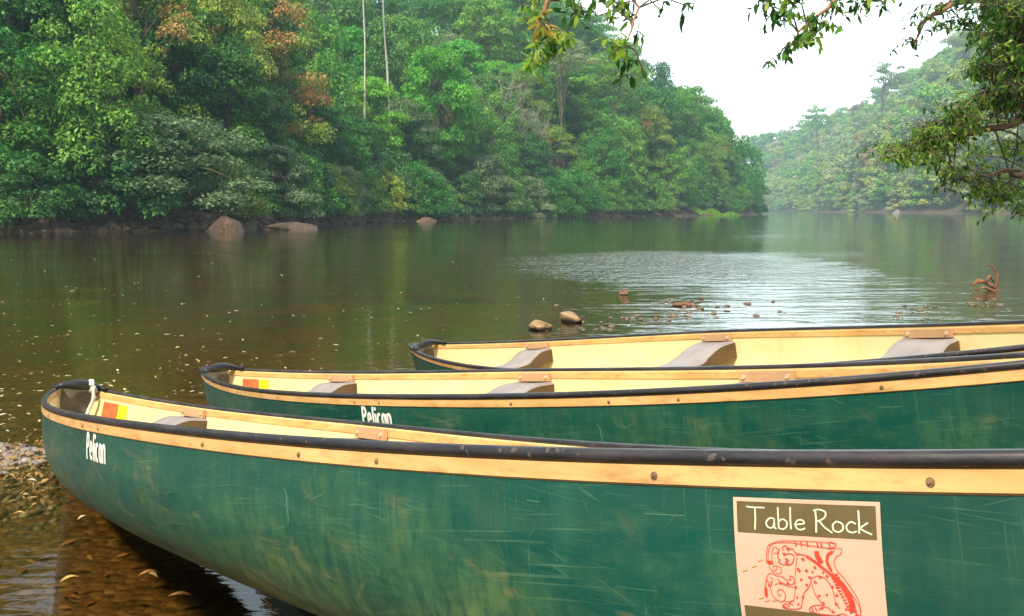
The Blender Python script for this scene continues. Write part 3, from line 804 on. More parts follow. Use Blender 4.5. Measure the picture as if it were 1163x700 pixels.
def rock_material(name, a, b, c, wet=None):
    m, nt, out = mat(name)
    tc = N(nt, 'ShaderNodeTexCoord').outputs['Object']
    geo = N(nt, 'ShaderNodeNewGeometry'); sep = N(nt, 'ShaderNodeSeparateXYZ'); nt.links.new(geo.outputs['Position'], sep.inputs[0])
    col = ramp(nt, noise(nt, tc, 5, 8, .65), [(.3, a), (.5, b), (.72, c)])
    col = mix(nt, ramp(nt, noise(nt, mapping(nt, tc, (1, 1, 4)), 9, 5), [(.5, 0.), (.7, .5)]), col, a)
    if wet:
        f = N(nt, 'ShaderNodeMapRange', inp={'Value': sep.outputs[2], 'From Min': wet, 'From Max': wet * .5, 'To Min': 0., 'To Max': 1.}).outputs[0]
        col = mix(nt, f, col, (.03, .018, .01))
    h = mth(nt, 'ADD', noise(nt, tc, 12, 8, .7), mth(nt, 'MULTIPLY', noise(nt, tc, 3, 4), 1.5))
    principled(nt, out, col, .8, bump(nt, h, .9, .05), .3)
    return m
M['rocktan'] = rock_material('tan_rock', (.16, .10, .04), (.34, .23, .11), (.48, .36, .19), .045)
M['rockred'] = rock_material('reddish_rock', (.10, .05, .03), (.24, .11, .06), (.34, .19, .11), .02)
M['rockbank'] = rock_material('brown_bank_rock', (.045, .027, .018), (.095, .06, .04), (.18, .125, .085))
M['rockgrey'] = rock_material('grey_bank_rock', (.09, .08, .075), (.17, .15, .14), (.27, .24, .22))
for (px, py, wpx, zr, mt, lb, sd) in (
    (613, 374, 31, .085, 'rocktan', 'tan rock in the water, left one of the two beside the far canoe', 2),
    (649, 365, 32, .10, 'rocktan', 'tan rock with a dark wet foot, right one of the two beside the far canoe', 5),
    (710, 335, 12, .07, 'rockred', 'small reddish stone alone in the water beyond the two tan rocks', 7),
    (777, 348, 20, .06, 'rockred', 'small reddish brown stone in the shoal before the bright water', 9)):
    p = onwater(px, py); d = project(p)[2]; r = wpx / F * d / 2 * 1.12
    o = stone_mesh('rock', (r, r * .8, zr * 1.3), sd, .8, M[mt]); o.location = (p.x, p.y, .012 + (.02 if wpx > 25 else 0)); o.rotation_euler = (0, 0, sd)
    tag(o, lb, 'rock')
# low stones and shoal litter round them
def scatter_stones(name, spots, mt, lb, cat):
    mb_v = []; mb_f = []
    import bmesh
    bm = bmesh.new(); bmesh.ops.create_icosphere(bm, subdivisions=1, radius=1)
    bv = [v.co.copy() for v in bm.verts]; bf = [[v.index for v in f.verts] for f in bm.faces]; bm.free()
    for (x, y, z, r) in spots:
        R = Euler((random.uniform(-.4, .4), random.uniform(-.4, .4), random.uniform(0, 6.28))).to_matrix()
        sx, sy, sz = r * random.uniform(.8, 1.3), r * random.uniform(.6, 1.), r * random.uniform(.35, .6)
        o_ = random.uniform(0, 50); n = len(mb_v)
        for v in bv:
            k = 1 + .3 * mnoise.noise(v * 1.3 + Vector((o_, 0, 0)))
            mb_v.append(R @ Vector((v.x * sx * k, v.y * sy * k, v.z * sz * k)) + Vector((x, y, z)))
        mb_f += [tuple(i + n for i in f) for f in bf]
    o = mesh_np(name, mb_v, faces=mb_f, mats=[mt], smooth=True)
    tag(o, lb, cat, kind='stuff'); return o
def pebble_material(name, cols):
    m, nt, out = mat(name)
    geo = N(nt, 'ShaderNodeNewGeometry'); pos = geo.outputs['Position']
    c = ramp(nt, geo.outputs['Random Per Island'], [(i / (len(cols) - 1) * .98, k) for i, k in enumerate(cols)])
    c = mix(nt, mth(nt, 'MULTIPLY', noise(nt, pos, 60, 4), .5), c, (.05, .04, .03))
    principled(nt, out, c, .5, bump(nt, noise(nt, pos, 80, 4), .4, .004), .5)
    return m
M['pebble'] = pebble_material('mixed_pebbles', [(.15, .12, .09), (.28, .24, .20), (.22, .11, .05), (.44, .40, .36), (.12, .10, .09), (.34, .18, .07)])
M['shoal'] = pebble_material('dark_shoal_stones', [(.10, .06, .04), (.2, .12, .07), (.06, .05, .03), (.14, .12, .05), (.26, .15, .08)])
sp = []
for k in range(900):
    px = random.uniform(-60, 62); py = random.gauss(528, 20)
    if py < 495 or py > 585: continue
    p = onwater(px, py); h = hz(p.x, p.y); r = random.choice([.010, .014, .014, .018, .026, .036, .045]) * random.uniform(.7, 1.2)
    sp.append((p.x, p.y, h + r * .1, r))
scatter_stones('pebbles', sp, M['pebble'], 'patch of mixed pebbles at the water edge left of the front canoe', 'pebbles')
sp = []
for (cx, cy, rx, ry, n) in ((790, 352, 26, 6, 30), (760, 344, 40, 4, 26), (730, 362, 60, 6, 34), (880, 357, 25, 3, 5), (850, 345, 18, 2, 6), (1040, 356, 30, 10, 34), (1120, 345, 26, 10, 22), (700, 372, 50, 6, 20)):
    for k in range(n):
        px, py = random.gauss(cx, rx * .6), random.gauss(cy, ry * .6)
        if py > 376 or py < 325: continue
        p = onwater(px, py); sp.append((p.x, p.y, random.uniform(-.03, .006), random.uniform(.02, .065)))
scatter_stones('shoal_gravel', sp, M['shoal'], 'dark gravel breaking the water between the tan rocks and the right shore', 'gravel')

# snag: reddish half-sunk root with a curled twig
p = onwater(1119, 330); base = Vector((p.x, p.y, 0)); k_ = project(p)[2] / F
mb = MB()
def rel(px, py, dy=0.): return Vector(((px - 1119) * k_, dy, (330 - py) * k_))
mb.tube([rel(1104, 325), rel(1110, 320, .03), rel(1119, 322, .05), rel(1127, 325, .03), rel(1132, 328, 0)], [.02, .045, .04, .035, .015], 10)
mb.tube([rel(1106, 329, -.05), rel(1114, 325, -.08), rel(1124, 330, -.06), rel(1131, 331, -.05)], [.015, .035, .03, .012], 8)
mb.tube([rel(1118, 324), rel(1124, 314, .03), rel(1129, 320, .02)], [.02, .03, .012], 8)
mb.tube([rel(1130, 329), rel(1133, 320, .03), rel(1133, 311, .05), rel(1129, 305, .06), rel(1124, 301, .07), rel(1121, 302, .08)], [.03, .022, .018, .016, .014, .008], 8)
mb.v = [tuple(Vector(v) + .05 * mnoise.noise_vector(Vector(v) * 9) * (1 if Vector(v).z < .2 else .2)) for v in mb.v]
o = mb.build('driftwood', simple('reddish_driftwood', (.12, .045, .025), (.30, .125, .06), 9, .75, .9, .2, 25), None, True); o.location = base
tag(o, 'orange red piece of driftwood with a curled twig sticking up out of the water', 'driftwood')

# boulders along the opposite bank
for (px, py, wpx, hpx, mt, lb, sd) in (
    (256, 263, 46, 24, 'rockbank', 'large brown boulder under the grey green bush on the opposite bank', 3),
    (330, 261, 76, 12, 'rockbank', 'long flat brown rock slab at the waterline right of the large boulder', 4),
    (218, 262, 20, 14, 'rockbank', 'small round brown boulder at the waterline left of the large boulder', 6),
    (482, 252, 24, 8, 'rockbank', 'brown rock in shadow on the bank below the bare diagonal stems', 8),
    (726, 246, 16, 10, 'rockgrey', 'pale grey boulder on the bank left of the bright grass patch', 11),
    (1019, 243, 13, 7, 'rockgrey', 'pale rock at the foot of the hazy wooded hill', 12)):
    p = onwater(px, py); d = project(p)[2]; r = wpx / F * d / 2
    o = stone_mesh('boulder', (r, r * .7, hpx / F * d * .8), sd, .9, M[mt]); o.location = (p.x, p.y + r * .3, hpx / F * d * .12); o.rotation_euler = (0, 0, .15 * (sd % 3 - 1))
    tag(o, lb, 'boulder')
# broken rock ledge along the left waterline
sp = []
for k in range(1500):
    i = random.random() ** 1.3 * 7; a = LBANK[2 + int(i)]; b = LBANK[3 + int(i)]; t = i - int(i)
    x, y = a + (b - a) * t
    d = math.hypot(x, y); n_ = np.array([-(b - a)[1], (b - a)[0]]); n_ = n_ / np.linalg.norm(n_); o_ = random.uniform(-.9, 1.6); x += n_[0] * o_; y += n_[1] * o_
    sp.append((x, y, max(-.05, hz(x, y)) + random.uniform(-.1, .12), random.uniform(.15, .6) * (1 if d < 100 else 1.4) * (1.6 if random.random() < .08 else 1)))
scatter_stones('bank_rubble', sp, M['rockbank'], 'broken brown rocks lining the waterline of the opposite bank', 'rocks')

# ------------------------------------------------------------------ trees
def leaf_quads(C, Nn, size, asp=.5, rng=RNG, droop=0.):
    """diamond leaves at centres C with normals Nn"""
    n = len(C)
    Nn = Nn / np.maximum(np.linalg.norm(Nn, axis=1, keepdims=True), 1e-6)
    r = rng.normal(size=(n, 3)); r[:, 2] -= droop
    T = r - (r * Nn).sum(1, keepdims=True) * Nn; T /= np.maximum(np.linalg.norm(T, axis=1, keepdims=True), 1e-6)
    Bv = np.cross(Nn, T)
    s = size * rng.uniform(.55, 1.3, size=(n, 1))
    a = C - T * s * .5; b = C + Bv * s * asp * .5 + Nn * s * .08; c = C + T * s * .5; d = C - Bv * s * asp * .5 + Nn * s * .08
    V_ = np.stack([a, b, c, d], 1).reshape(-1, 3)
    Q_ = np.arange(4 * n).reshape(n, 4)
    return V_, Q_
def crown_points(lobes, per, rng, flat=.6, thick=.35, up=.5, rough=.9):
    Cs = []; Ns = []
    for (c, r) in lobes:
        k = int(per * (r ** 2))
        d = rng.normal(size=(k, 3)); d[:, 2] = np.abs(d[:, 2]) * 1.0 - .55 * rng.random(k); d /= np.linalg.norm(d, axis=1, keepdims=True)
        rad = r * (1 - thick * rng.random((k, 1)) ** 1.5) * (1 + .22 * np.sin(d[:, :1] * 7 + c[0] * 3) * np.cos(d[:, 1:2] * 6 + c[1]))
        p = np.array(c) + d * rad * np.array([1, 1, flat])
        Cs.append(p); Ns.append(d * .8 + np.array([0, 0, up]) + rng.normal(size=(k, 3)) * rough * .5)
    return np.concatenate(Cs), np.concatenate(Ns)
def make_lobes(rng, R, z0, z1, n, rl, shape='dome', gap=0.):
    out = []
    for i in range(n):
        for _ in range(30):
            a = rng.uniform(0, 2 * PI); t = rng.random()
            if shape == 'dome': rr = R * math.sqrt(max(0, 1 - t ** 1.8)) * rng.uniform(.45, 1.)
            elif shape == 'umbrella': t = rng.uniform(.55, 1); rr = R * rng.uniform(.1, 1.) * math.sqrt(max(.05, 1 - ((t - .6) / .42) ** 2))
            elif shape == 'column': rr = R * (1 - .5 * abs(t - .4)) * rng.uniform(.3, 1.)
            else: rr = R * math.sqrt(max(0, 1 - (2 * t - 1) ** 2)) * rng.uniform(.55, 1.)
            c = (rr * math.cos(a), rr * math.sin(a), z0 + (z1 - z0) * t)
            if gap == 0 or all((c[0] - q[0][0]) ** 2 + (c[1] - q[0][1]) ** 2 + (1.5 * (c[2] - q[0][2])) ** 2 > gap * gap for q in out): break
        out.append((c, rl * rng.uniform(.65, 1.25)))
    return out
def trunk_mb(rng, H, r0, lobes, fork, nlimb=14, lean=0.):
    mb = MB()
    pts = []; x = y = 0.
    for k in range(8):
        t = k / 7; pts.append((x + lean * t * t * H * .3, y, H * t - .3 * (k == 0))); x += rng.normal(0, .12) * H / 10; y += rng.normal(0, .12) * H / 10
    mb.tube(pts, [r0 * (1.35 if k == 0 else 1) * (1 - .11 * k) for k in range(8)], 7)
    idx = rng.permutation(len(lobes))[:nlimb]
    for i in idx:
        c = Vector(lobes[i][0]); t = rng.uniform(fork, .95)
        k = min(int(t * 7), 6); a = Vector(pts[k]).lerp(Vector(pts[k + 1]), t * 7 - k)
        m_ = a.lerp(c, .5) + Vector((rng.normal(0, .3), rng.normal(0, .3), .12 * (c - a).length))
        q = [a, a.lerp(m_, .5) + Vector((0, 0, .1)), m_, m_.lerp(c, .5), c]
        mb.tube(q, [r0 * .42, r0 * .33, r0 * .25, r0 * .16, r0 * .07], 5)
    return mb
PROTO = {}
def proto(key, name, seed, R, H, z0, nl, rl, per, size, shape, leafm, barkm='bark', flat=.6, r0=.22, fork=.35, gap=0., up=.5, nlimb=14, asp=.5, extra=None, lean=0.):
    rng = np.random.default_rng(seed)
    lobes = make_lobes(rng, R, z0, H, nl, rl, shape, gap)
    C_, N_ = crown_points(lobes, per, rng, flat, up=up)
    C_ = C_[C_[:, 2] > .15]; N_ = N_[:len(C_)]
    V_, Q_ = leaf_quads(C_, N_, size, asp, rng)
    tm = trunk_mb(rng, H * .88, r0, lobes, fork, nlimb, lean)
    root = empty(name)
    tm.build('trunk', M[barkm], root, True)
    mats = [LM[leafm]] + ([LM[extra[0]]] if extra else [])
    midx = None
    if extra:
        sel = np.zeros(len(Q_), dtype=int)
        rs = np.random.default_rng(seed + 9)
        for i in range(extra[1]):
            c = np.array(lobes[rs.integers(len(lobes))][0]); c[1] -= 0
            sel[np.linalg.norm(C_ - c, axis=1) < rl * extra[2]] = 1
        midx = sel
    mesh_np('crown', V_, quads=Q_, mats=mats, parent=root, midx=midx)
    PROTO[key] = root
    root['_free'] = 1
    return root
# key, name, seed, R, H, z0, lobes, lobe radius, leaves per lobe m2, leaf size
proto('dark', 'broadleaf_tree', 1, 4.6, 13, 3.0, 46, 1.55, 190, .33, 'dome', 'dark', gap=1.5, flat=.72)
proto('dark2', 'broadleaf_tree', 2, 5.2, 14, 3.5, 50, 1.45, 170, .36, 'round', 'dark', gap=1.6, flat=.8)
proto('mid', 'broadleaf_tree', 3, 4.4, 12, 2.6, 44, 1.3, 190, .30, 'dome', 'mid', gap=1.5, flat=.8)
proto('mid2', 'broadleaf_tree', 4, 5.0, 14.5, 4., 48, 1.45, 160, .38, 'round', 'mid', flat=.62, gap=1.7)
proto('bright', 'broadleaf_tree', 5, 4.4, 11, 2.6, 50, 1.25, 250, .32, 'round', 'bright', gap=1.3, flat=.55)
proto('pale', 'grey_leaved_tree', 6, 4.2, 10.5, 1.5, 56, 1.1, 300, .20, 'dome', 'pale', gap=1.)
proto('yellow', 'broadleaf_tree', 7, 4.6, 13, 4., 40, 1.35, 200, .25, 'dome', 'yellow', gap=1.2, extra=('orange', 2, .9))
proto('orange', 'orange_tinted_tree', 8, 4.8, 14, 4., 44, 1.25, 190, .25, 'dome', 'yellow', gap=1.2, extra=('orange', 12, 1.2))
proto('bush', 'riverside_shrub', 9, 3.6, 5.2, .4, 48, 1.0, 220, .31, 'dome', 'bush', r0=.12, gap=1.1, flat=.75)
proto('bush2', 'riverside_shrub', 10, 4.2, 6.2, .3, 54, 1.0, 220, .28, 'dome', 'mid', r0=.12, gap=1.15, flat=.8)
proto('bushpale', 'riverside_shrub', 12, 3.8, 5.6, .3, 54, .95, 320, .20, 'dome', 'pale', r0=.12, gap=.8, flat=.6)
proto('yellowbush', 'riverside_shrub', 19, 3.4, 5.0, .4, 46, .95, 230, .26, 'dome', 'yellow', r0=.12, gap=1.0, flat=.8)
proto('umb', 'flat_topped_tree', 13, 6.5, 15, 7., 46, 1.4, 130, .26, 'umbrella', 'mid', flat=.35, gap=1.5, r0=.25)
proto('umb2', 'flat_topped_tree', 14, 5.5, 16, 8., 34, 1.3, 130, .26, 'umbrella', 'pale', flat=.35, gap=1.4, r0=.2)
proto('tall', 'pale_trunked_tree', 15, 3.2, 22, 17, 20, 1.2, 150, .24, 'dome', 'pale', barkm='whitebark', r0=.20, lean=.12, fork=.7, nlimb=10)
def bare_tree():
    rng = np.random.default_rng(21); root = empty('bare_tree'); mb = MB()
    def br(a, d, l, r, lev):
        n = 4; pts = [a]
        for k in range(n):
            d = (d + Vector(rng.normal(0, .12, 3)) + Vector((0, 0, .05))).normalized(); pts.append(pts[-1] + d * l / n)
        mb.tube(pts, [r * (1 - .18 * k) for k in range(n + 1)], 5, cap=False)
        if lev < 4:
            for k in range(3 if lev else 7):
                s_ = pts[rng.integers(1 if lev else 2, n + 1)]
                nd = (d + Vector(rng.normal(0, .45, 3))).normalized(); br(s_, nd, l * .68, r * .55, lev + 1)
    br(Vector((0, 0, -.3)), Vector((0, 0, 1)), 5.5, .15, 0)
    mb.build('trunk', M['palebark'], root, True)
    PROTO['bare'] = root; root['_free'] = 1
bare_tree()

used = {}
def put(key, x, y, z, sc, rz, label=None, cat='tree', group=None, sz=1.):
    r = PROTO[key]
    if r.get('_free'):
        del r['_free']; o = r
    else:
        o = r.copy(); COL.objects.link(o)
        for ch in [k for k in CH[key]]:
            c = ch.copy(); COL.objects.link(c); c.parent = o
    o.location = (x, y, z); o.rotation_euler = (0, 0, rz); o.scale = (sc, sc, sc * sz)
    tag(o, label, cat, group)
    return o
CH = {k: [c for c in bpy.data.objects if c.parent == r] for k, r in PROTO.items()}

def spot(px, py, d):
    """ground below the picture point at depth d; py is where the crown centre shows"""
    p = at(px, py, d); return p
ZONES = [(-1e9, 60, 'far left'), (60, 150, 'left of the grey green bush'), (150, 290, 'above the brown boulder'),
         (290, 400, 'near the orange tinted tree'), (400, 520, 'near the pale trunks'), (520, 620, 'near the leafless tree'),
         (620, 740, 'where the ridge falls'), (740, 1e9, 'on the wooded point')]
KW = {'dark': 'dense dark green', 'dark2': 'rounded dark green', 'mid': 'mid green', 'mid2': 'layered mid green', 'bright': 'bright green', 'pale': 'pale grey green',
      'yellow': 'yellow green', 'orange': 'orange tinted', 'bush': 'low dark leafy', 'bush2': 'low mid green', 'bushpale': 'low pale grey', 'yellowbush': 'low yellow green', 'umb': 'flat topped green', 'umb2': 'flat topped pale'}
def zone(px):
    for a, b, t in ZONES:
        if a <= px < b: return t
def bank_point(tt, off):
    seg = np.linalg.norm(np.diff(LBANK, axis=0), axis=1); acc = 0
    for a, b, l in zip(LBANK[:-1], LBANK[1:], seg):
        if tt <= acc + l:
            d = (b - a) / l; n = np.array([-d[1], d[0]]); q = a + d * (tt - acc) + n * off; return q[0], q[1]
        acc += l
TOT = {}
segl = np.linalg.norm(np.diff(LBANK, axis=0), axis=1); acc = np.concatenate([[0], np.cumsum(segl)])
t_start = acc[2] - 14; t_end = acc[11] + 16
rt = random.Random(5)
specials = []   # (px, d) keepouts
def put_special(key, px, d, top, sc, rz, label, cat='tree', sz=1., zoff=None):
    """stands at depth d under picture column px, its top reaching picture row top"""
    if d < 240:                                   # d is a rough wish: never closer than a few metres behind the waterline
        q = 20.
        while q < 300:
            p = at(px, 240, q)
            if hz(p.x, p.y) > .5: break
            q += 1.
        d = max(d * 1.12, q + (1.5 if key in ('bushpale', 'bush2') else 9.))
    else:
        q = 220.
        while q < 1100:
            p = at(px, 240, q)
            if hz(p.x, p.y) > 1.: break
            q += 4.
        d = q + (d - 225)
        sc *= 1.5
    p = at(px, 240, d); z = hz(p.x, p.y)
    Hh = {'bright': 12, 'orange': 14, 'pale': 10.5, 'tall': 22, 'umb': 15, 'umb2': 16, 'bushpale': 5.6, 'bush2': 6.2, 'bare': 13, 'yellow': 13, 'bush': 5.2}[key] * sc * sz
    zt = at(px, top, d).z
    o = put(key, p.x, p.y, z, sc, rz, label, cat, sz=sz)
    if top is not None:
        # stretch so that the top is where it should be, trunk stays in the ground
        f = (zt - z) / Hh
        o.scale = (sc, sc, sc * sz * max(.5, min(2.2, f)))
    specials.append((p.x, p.y, 2.8 * sc))
    return o
put_special('bright', 500, 86, 50, 1.3, 1., 'bright green round crowned tree right of the two pale trunks', sz=1.2)
put_special('orange', 322, 62, 10, 1.15, 2., 'tree with orange and yellow leaves high over the dark slope', sz=1.)
put_special('yellow', 262, 60, -10, .9, .6, 'tall yellow green tree left of the orange tinted one')
put_special('bushpale', 195, 40, 138, 1.75, 0., 'grey green bush hanging over the large brown boulder', 'bush')
put_special('pale', 20, 50, 62, .8, 0.4, 'pale tree with whitish flower heads at the left edge')
put_special('tall', 415, 84, -130, .8, 0.4, 'left one of two pale bare trunks rising above the slope')
put_special('tall', 448, 82, -150, .9, 2.4, 'right one of two pale bare trunks rising above the slope')
put_special('bare', 572, 98, 42, 1.35, 1., 'leafless tree with fanned pale branches on the slope')
put_special('bare', 600, 112, 78, 1.2, 3., 'smaller leafless tree right of the fanned bare one')
put_special('bushpale', 545, 103, 178, 1.5, 2., 'drooping pale green shrub touching the water in the middle of the bank', 'bush')
put_special('umb', 700, 165, 62, 1.1, 1., 'flat topped tree standing against the sky where the ridge falls')
put_special('umb', 775, 195, 108, 1.0, 2., 'flat topped tree against the sky above the wooded point')
put_special('umb2', 640, 150, 45, 1.1, 2., 'thin pale flat topped tree against the sky behind the bare branches')
put_special('bush2', 842, 232, 160, 1.6, 2., 'rounded green tree at the tip of the wooded point', 'tree')
put_special('bush2', 812, 218, 140, 2.0, 4., 'rounded green tree just left of the tip of the wooded point', 'tree')

rows = [(1.3, 4.2, ['bush', 'yellowbush', 'bush2', 'bush', 'bushpale'], .72, 1.0), (4.2, 4.8, ['bush', 'dark', 'mid', 'bush2', 'dark'], .6, .85), (8, 6.2, ['dark', 'mid', 'dark2', 'pale', 'mid2', 'yellow', 'bright', 'mid'], .68, .95),
        (14.5, 6.8, ['dark2', 'mid2', 'mid', 'yellow', 'dark', 'mid', 'pale', 'bright'], .75, 1.0), (22, 7.6, ['mid', 'dark2', 'mid2', 'bright', 'yellow', 'dark'], .8, 1.05),
        (31, 8.6, ['mid2', 'dark', 'mid', 'pale', 'dark2'], .85, 1.1), (42, 9.5, ['mid', 'umb', 'dark2', 'mid2', 'pale'], .85, 1.1), (55, 10.5, ['mid', 'dark2', 'mid2', 'umb'], .9, 1.15), (70, 12, ['mid', 'dark2', 'mid2'], .95, 1.2)]
count = 0
for ri, (off, spacing, kinds, s0, s1) in enumerate(rows):
    t = t_start + rt.uniform(0, spacing)
    while t < t_end:
        x, y = bank_point(t, off + rt.uniform(-1, 1) * min(2.2, .25 * off + .5))
        t += spacing * rt.uniform(.75, 1.25) * (1 + .25 * (math.hypot(x, y) > 120))
        q = project((x, y, 2))
        if q[2] < 8 or q[0] < -90 or q[0] > 866: continue
        dl, _ = sdist(np.array([(x, y)]), LBANK, 1)
        if dl[0] < off * .7 - .6: continue
        if any((x - a) ** 2 + (y - b) ** 2 < (c * .55) ** 2 for a, b, c in specials): continue
        if 762 < q[0] < 832 and ri < 1: continue
        if 762 < q[0] < 832 and ri == 1: kinds = ['bush', 'bush2']
        key = rt.choice(kinds)
        if q[0] > 600 and key in ('bushpale', 'pale') and rt.random() < .6: key = 'mid'
        z = hz(x, y)
        sc = rt.uniform(s0, s1) * (1.12 if math.hypot(x, y) > 110 else 1)
        sz_ = 1.
        if x < -16: sc *= 1.25 if ri else 1.1; sz_ = 1.15 if ri > 1 else 1.
        if x > -16 and ri: sc *= 1.18
        if 700 < q[0] < 820 and ri in (1, 2, 3): sc *= 1.1
        if q[0] > 828: sc *= .72
        lab = '%s %s %s, far shore, %s' % (KW[key], 'shrub' if 'bush' in key else 'tree', ('at the water edge' if ri == 0 else 'in front' if ri < 3 else 'midway up' if ri < 5 else 'high on the slope'), zone(q[0]))
        put(key, x, y, z - (.45 if ri == 0 else .1), sc, rt.uniform(0, 6.28), lab, 'shrub' if 'bush' in key else 'tree', ('shrubs' if 'bush' in key else 'trees') + ' of the opposite bank: ' + lab, sz=rt.uniform(.9, 1.2) * sz_)
        count += 1
print('left trees', count)

# far hazy hillside forest on the right: one mass
def forest():
    rng = np.random.default_rng(4)
    Vs = []; Qs = []; n0 = 0
    meshes = {}
    for k in ('far1', 'far2', 'far3'):
        rg = np.random.default_rng(hash(k) % 1000 if False else {'far1': 1, 'far2': 2, 'far3': 3}[k])
        lob = make_lobes(rg, 5.2, 4, 15, 22, 2.0, {'far1': 'dome', 'far2': 'round', 'far3': 'umbrella'}[k], 1.6)
        C_, N_ = crown_points(lob, 34, rg, .6)
        meshes[k] = leaf_quads(C_, N_, .85, .6, rg)
    tm = MB(); mi = []
    seg = np.linalg.norm(np.diff(RBANK, axis=0), axis=1); ac = np.concatenate([[0], np.cumsum(seg)])
    def rb(tt, off):
        i = min(len(seg) - 1, int(np.searchsorted(ac, tt, side='right')) - 1); a, b = RBANK[i], RBANK[i + 1]; d = (b - a) / seg[i]; n = np.array([d[1], -d[0]])
        return a + d * (tt - ac[i]) + n * off
    cnt = 0
    for off in (2, 9, 19, 31, 45, 60, 76, 94, 113, 134, 156, 180, 206, 234, 265) and (2, 9, 19, 31, 45, 60, 76, 94, 113, 134, 156, 180, 206, 234) or (1, 6, 13, 21, 30, 40, 51, 63, 76, 90, 105, 121, 138, 156, 175, 196):
        t = ac[1] + rng.uniform(0, 8)
        while t < ac[10]:
            x, y = rb(t, off + rng.normal(0, 1.5)); t += (9.5 + off * .035) * rng.uniform(.7, 1.3)
            q = project((x, y, 20))
            if q[2] < 60 or q[0] < 800 or q[0] > 1290: continue
            z = hz(x, y); sc = rng.uniform(.75, 1.25) * 1.5 * (.6 if off < 5 else 1)
            k = ('far1', 'far2', 'far3')[rng.choice(3, p=[.5, .35, .15])]
            V_, Q_ = meshes[k]; a = rng.uniform(0, 6.28); ca, sa = math.cos(a), math.sin(a)
            R = np.array([[ca, -sa, 0], [sa, ca, 0], [0, 0, 1]])
            Vs.append((V_ @ R.T) * np.array([sc, sc, sc * rng.uniform(.8, 1.2)]) - np.array([0, 0, 3.2 if off < 5 else .8]) * sc + np.array([x, y, z])); Qs.append(Q_ + n0); n0 += len(V_); cnt += 1
            mi += [rng.choice(5, p=[.46, .16, .12, .06, .20])] * len(Q_)
            if rng.random() < .35: tm.tube([(x, y, z - .5), (x + rng.normal(0, .3), y, z + 6 * sc), (x + rng.normal(0, .8), y, z + 12 * sc)], [.3, .25, .12], 5)
    V_ = np.concatenate(Vs); Q_ = np.concatenate(Qs)
    print('far trees', cnt, len(Q_))
    o = mesh_np('forest', V_, quads=Q_, mats=[LM['mid'], LM['pale'], LM['farpale'], LM['bronze'], LM['yellow']], midx=mi)
    tag(o, 'hazy far woodland covering the hillside on the right', 'woodland', kind='stuff')
    tm.build('woodland_trunks', M['palebark'], o, True)
forest()
# a few emergent trees one can tell apart on the far hill
for (px, d, top, key, sc, lb) in ((1085, 345, 30, 'umb2', 1.3, 'tall thin crowned tree on the hazy hilltop at the right, against the sky'), (1000, 345, 72, 'umb2', 1.4, 'pale flat crowned tree on the hazy skyline left of the tall thin one'),
                                  (925, 335, 122, 'umb', 1.4, 'small flat topped tree on the hazy skyline of the far hill'), (905, 262, 165, 'tall', 1.0, 'hazy tree with pale trunk low on the far hill'), (1042, 270, 120, 'tall', 1.2, 'tree with a pinkish pale trunk in the middle of the hazy hill')):
    put_special(key, px, d, top, sc, px, lb)

# bright grass patch on the point
def grass(name, cx, cy, rx, ry, n, hgt, mt, lb):
    rng = np.random.default_rng(3)
    a = rng.uniform(0, 6.28, n); r = np.sqrt(rng.random(n))
    x = cx + rx * r * np.cos(a); y = cy + ry * r * np.sin(a)
    z = np.maximum(height(np.stack([x, y], 1)), -.05)
    hh = hgt * rng.uniform(.4, 1.2, n) * (1.05 - .75 * r ** 2) * (.75 + .35 * np.sin(x * 1.3)); an = rng.uniform(0, PI, n); wv = .05 * hgt / .8
    dx, dy = np.cos(an) * wv, np.sin(an) * wv; lx, ly = rng.normal(0, .25, n) * hh, rng.normal(0, .25, n) * hh
    A_ = np.stack([x - dx, y - dy, z], 1); B_ = np.stack([x + dx, y + dy, z], 1); C_ = np.stack([x + lx, y + ly, z + hh], 1)
    V_ = np.stack([A_, B_, C_], 1).reshape(-1, 3)
    o = mesh_np(name, V_, tris=np.arange(3 * n).reshape(n, 3), mats=[mt]); tag(o, lb, 'grass', kind='stuff'); return o
q = 60.
while hz(at(797, 240, q).x, at(797, 240, q).y) < .3: q += 1.
p = at(797, 240, q)
grass('grass', p.x + .5, p.y + .1, 8.0, 1.9, 14000, 1.5, leaf_material('bright_grass', [(.09, .24, .02), (.17, .38, .035), (.28, .50, .06)], .4, 0.), 'bright green grass patch on the low bank of the wooded point')

# ------------------------------------------------------------------ overhanging tree, near right
def lance_leaves(C, D, U, size, rng):
    """bent pointed leaves: C base, D direction, U rough normal; six verts each"""
    n = len(C)
    D = D / np.linalg.norm(D, axis=1, keepdims=True)
    U = U - (U * D).sum(1, keepdims=True) * D; U /= np.maximum(np.linalg.norm(U, axis=1, keepdims=True), 1e-6)
    S = np.cross(D, U); l = size * rng.uniform(.6, 1.25, (n, 1)); w = l * .17
    p0 = C; p1 = C + D * l * .35 + S * w + U * l * .03; p2 = C + D * l * .35 - S * w + U * l * .03
    p3 = C + D * l * .72 + S * w * .7 - U * l * .02; p4 = C + D * l * .72 - S * w * .7 - U * l * .02; p5 = C + D * l - U * l * .12
    V_ = np.stack([p0, p1, p2, p3, p4, p5], 1).reshape(-1, 3)
    b = np.arange(n)[:, None] * 6
    T = np.concatenate([b + np.array([[0, 1, 2]]), b + np.array([[3, 5, 4]])], 0); Qd = b + np.array([[1, 3, 4, 2]])
    return V_, Qd, T
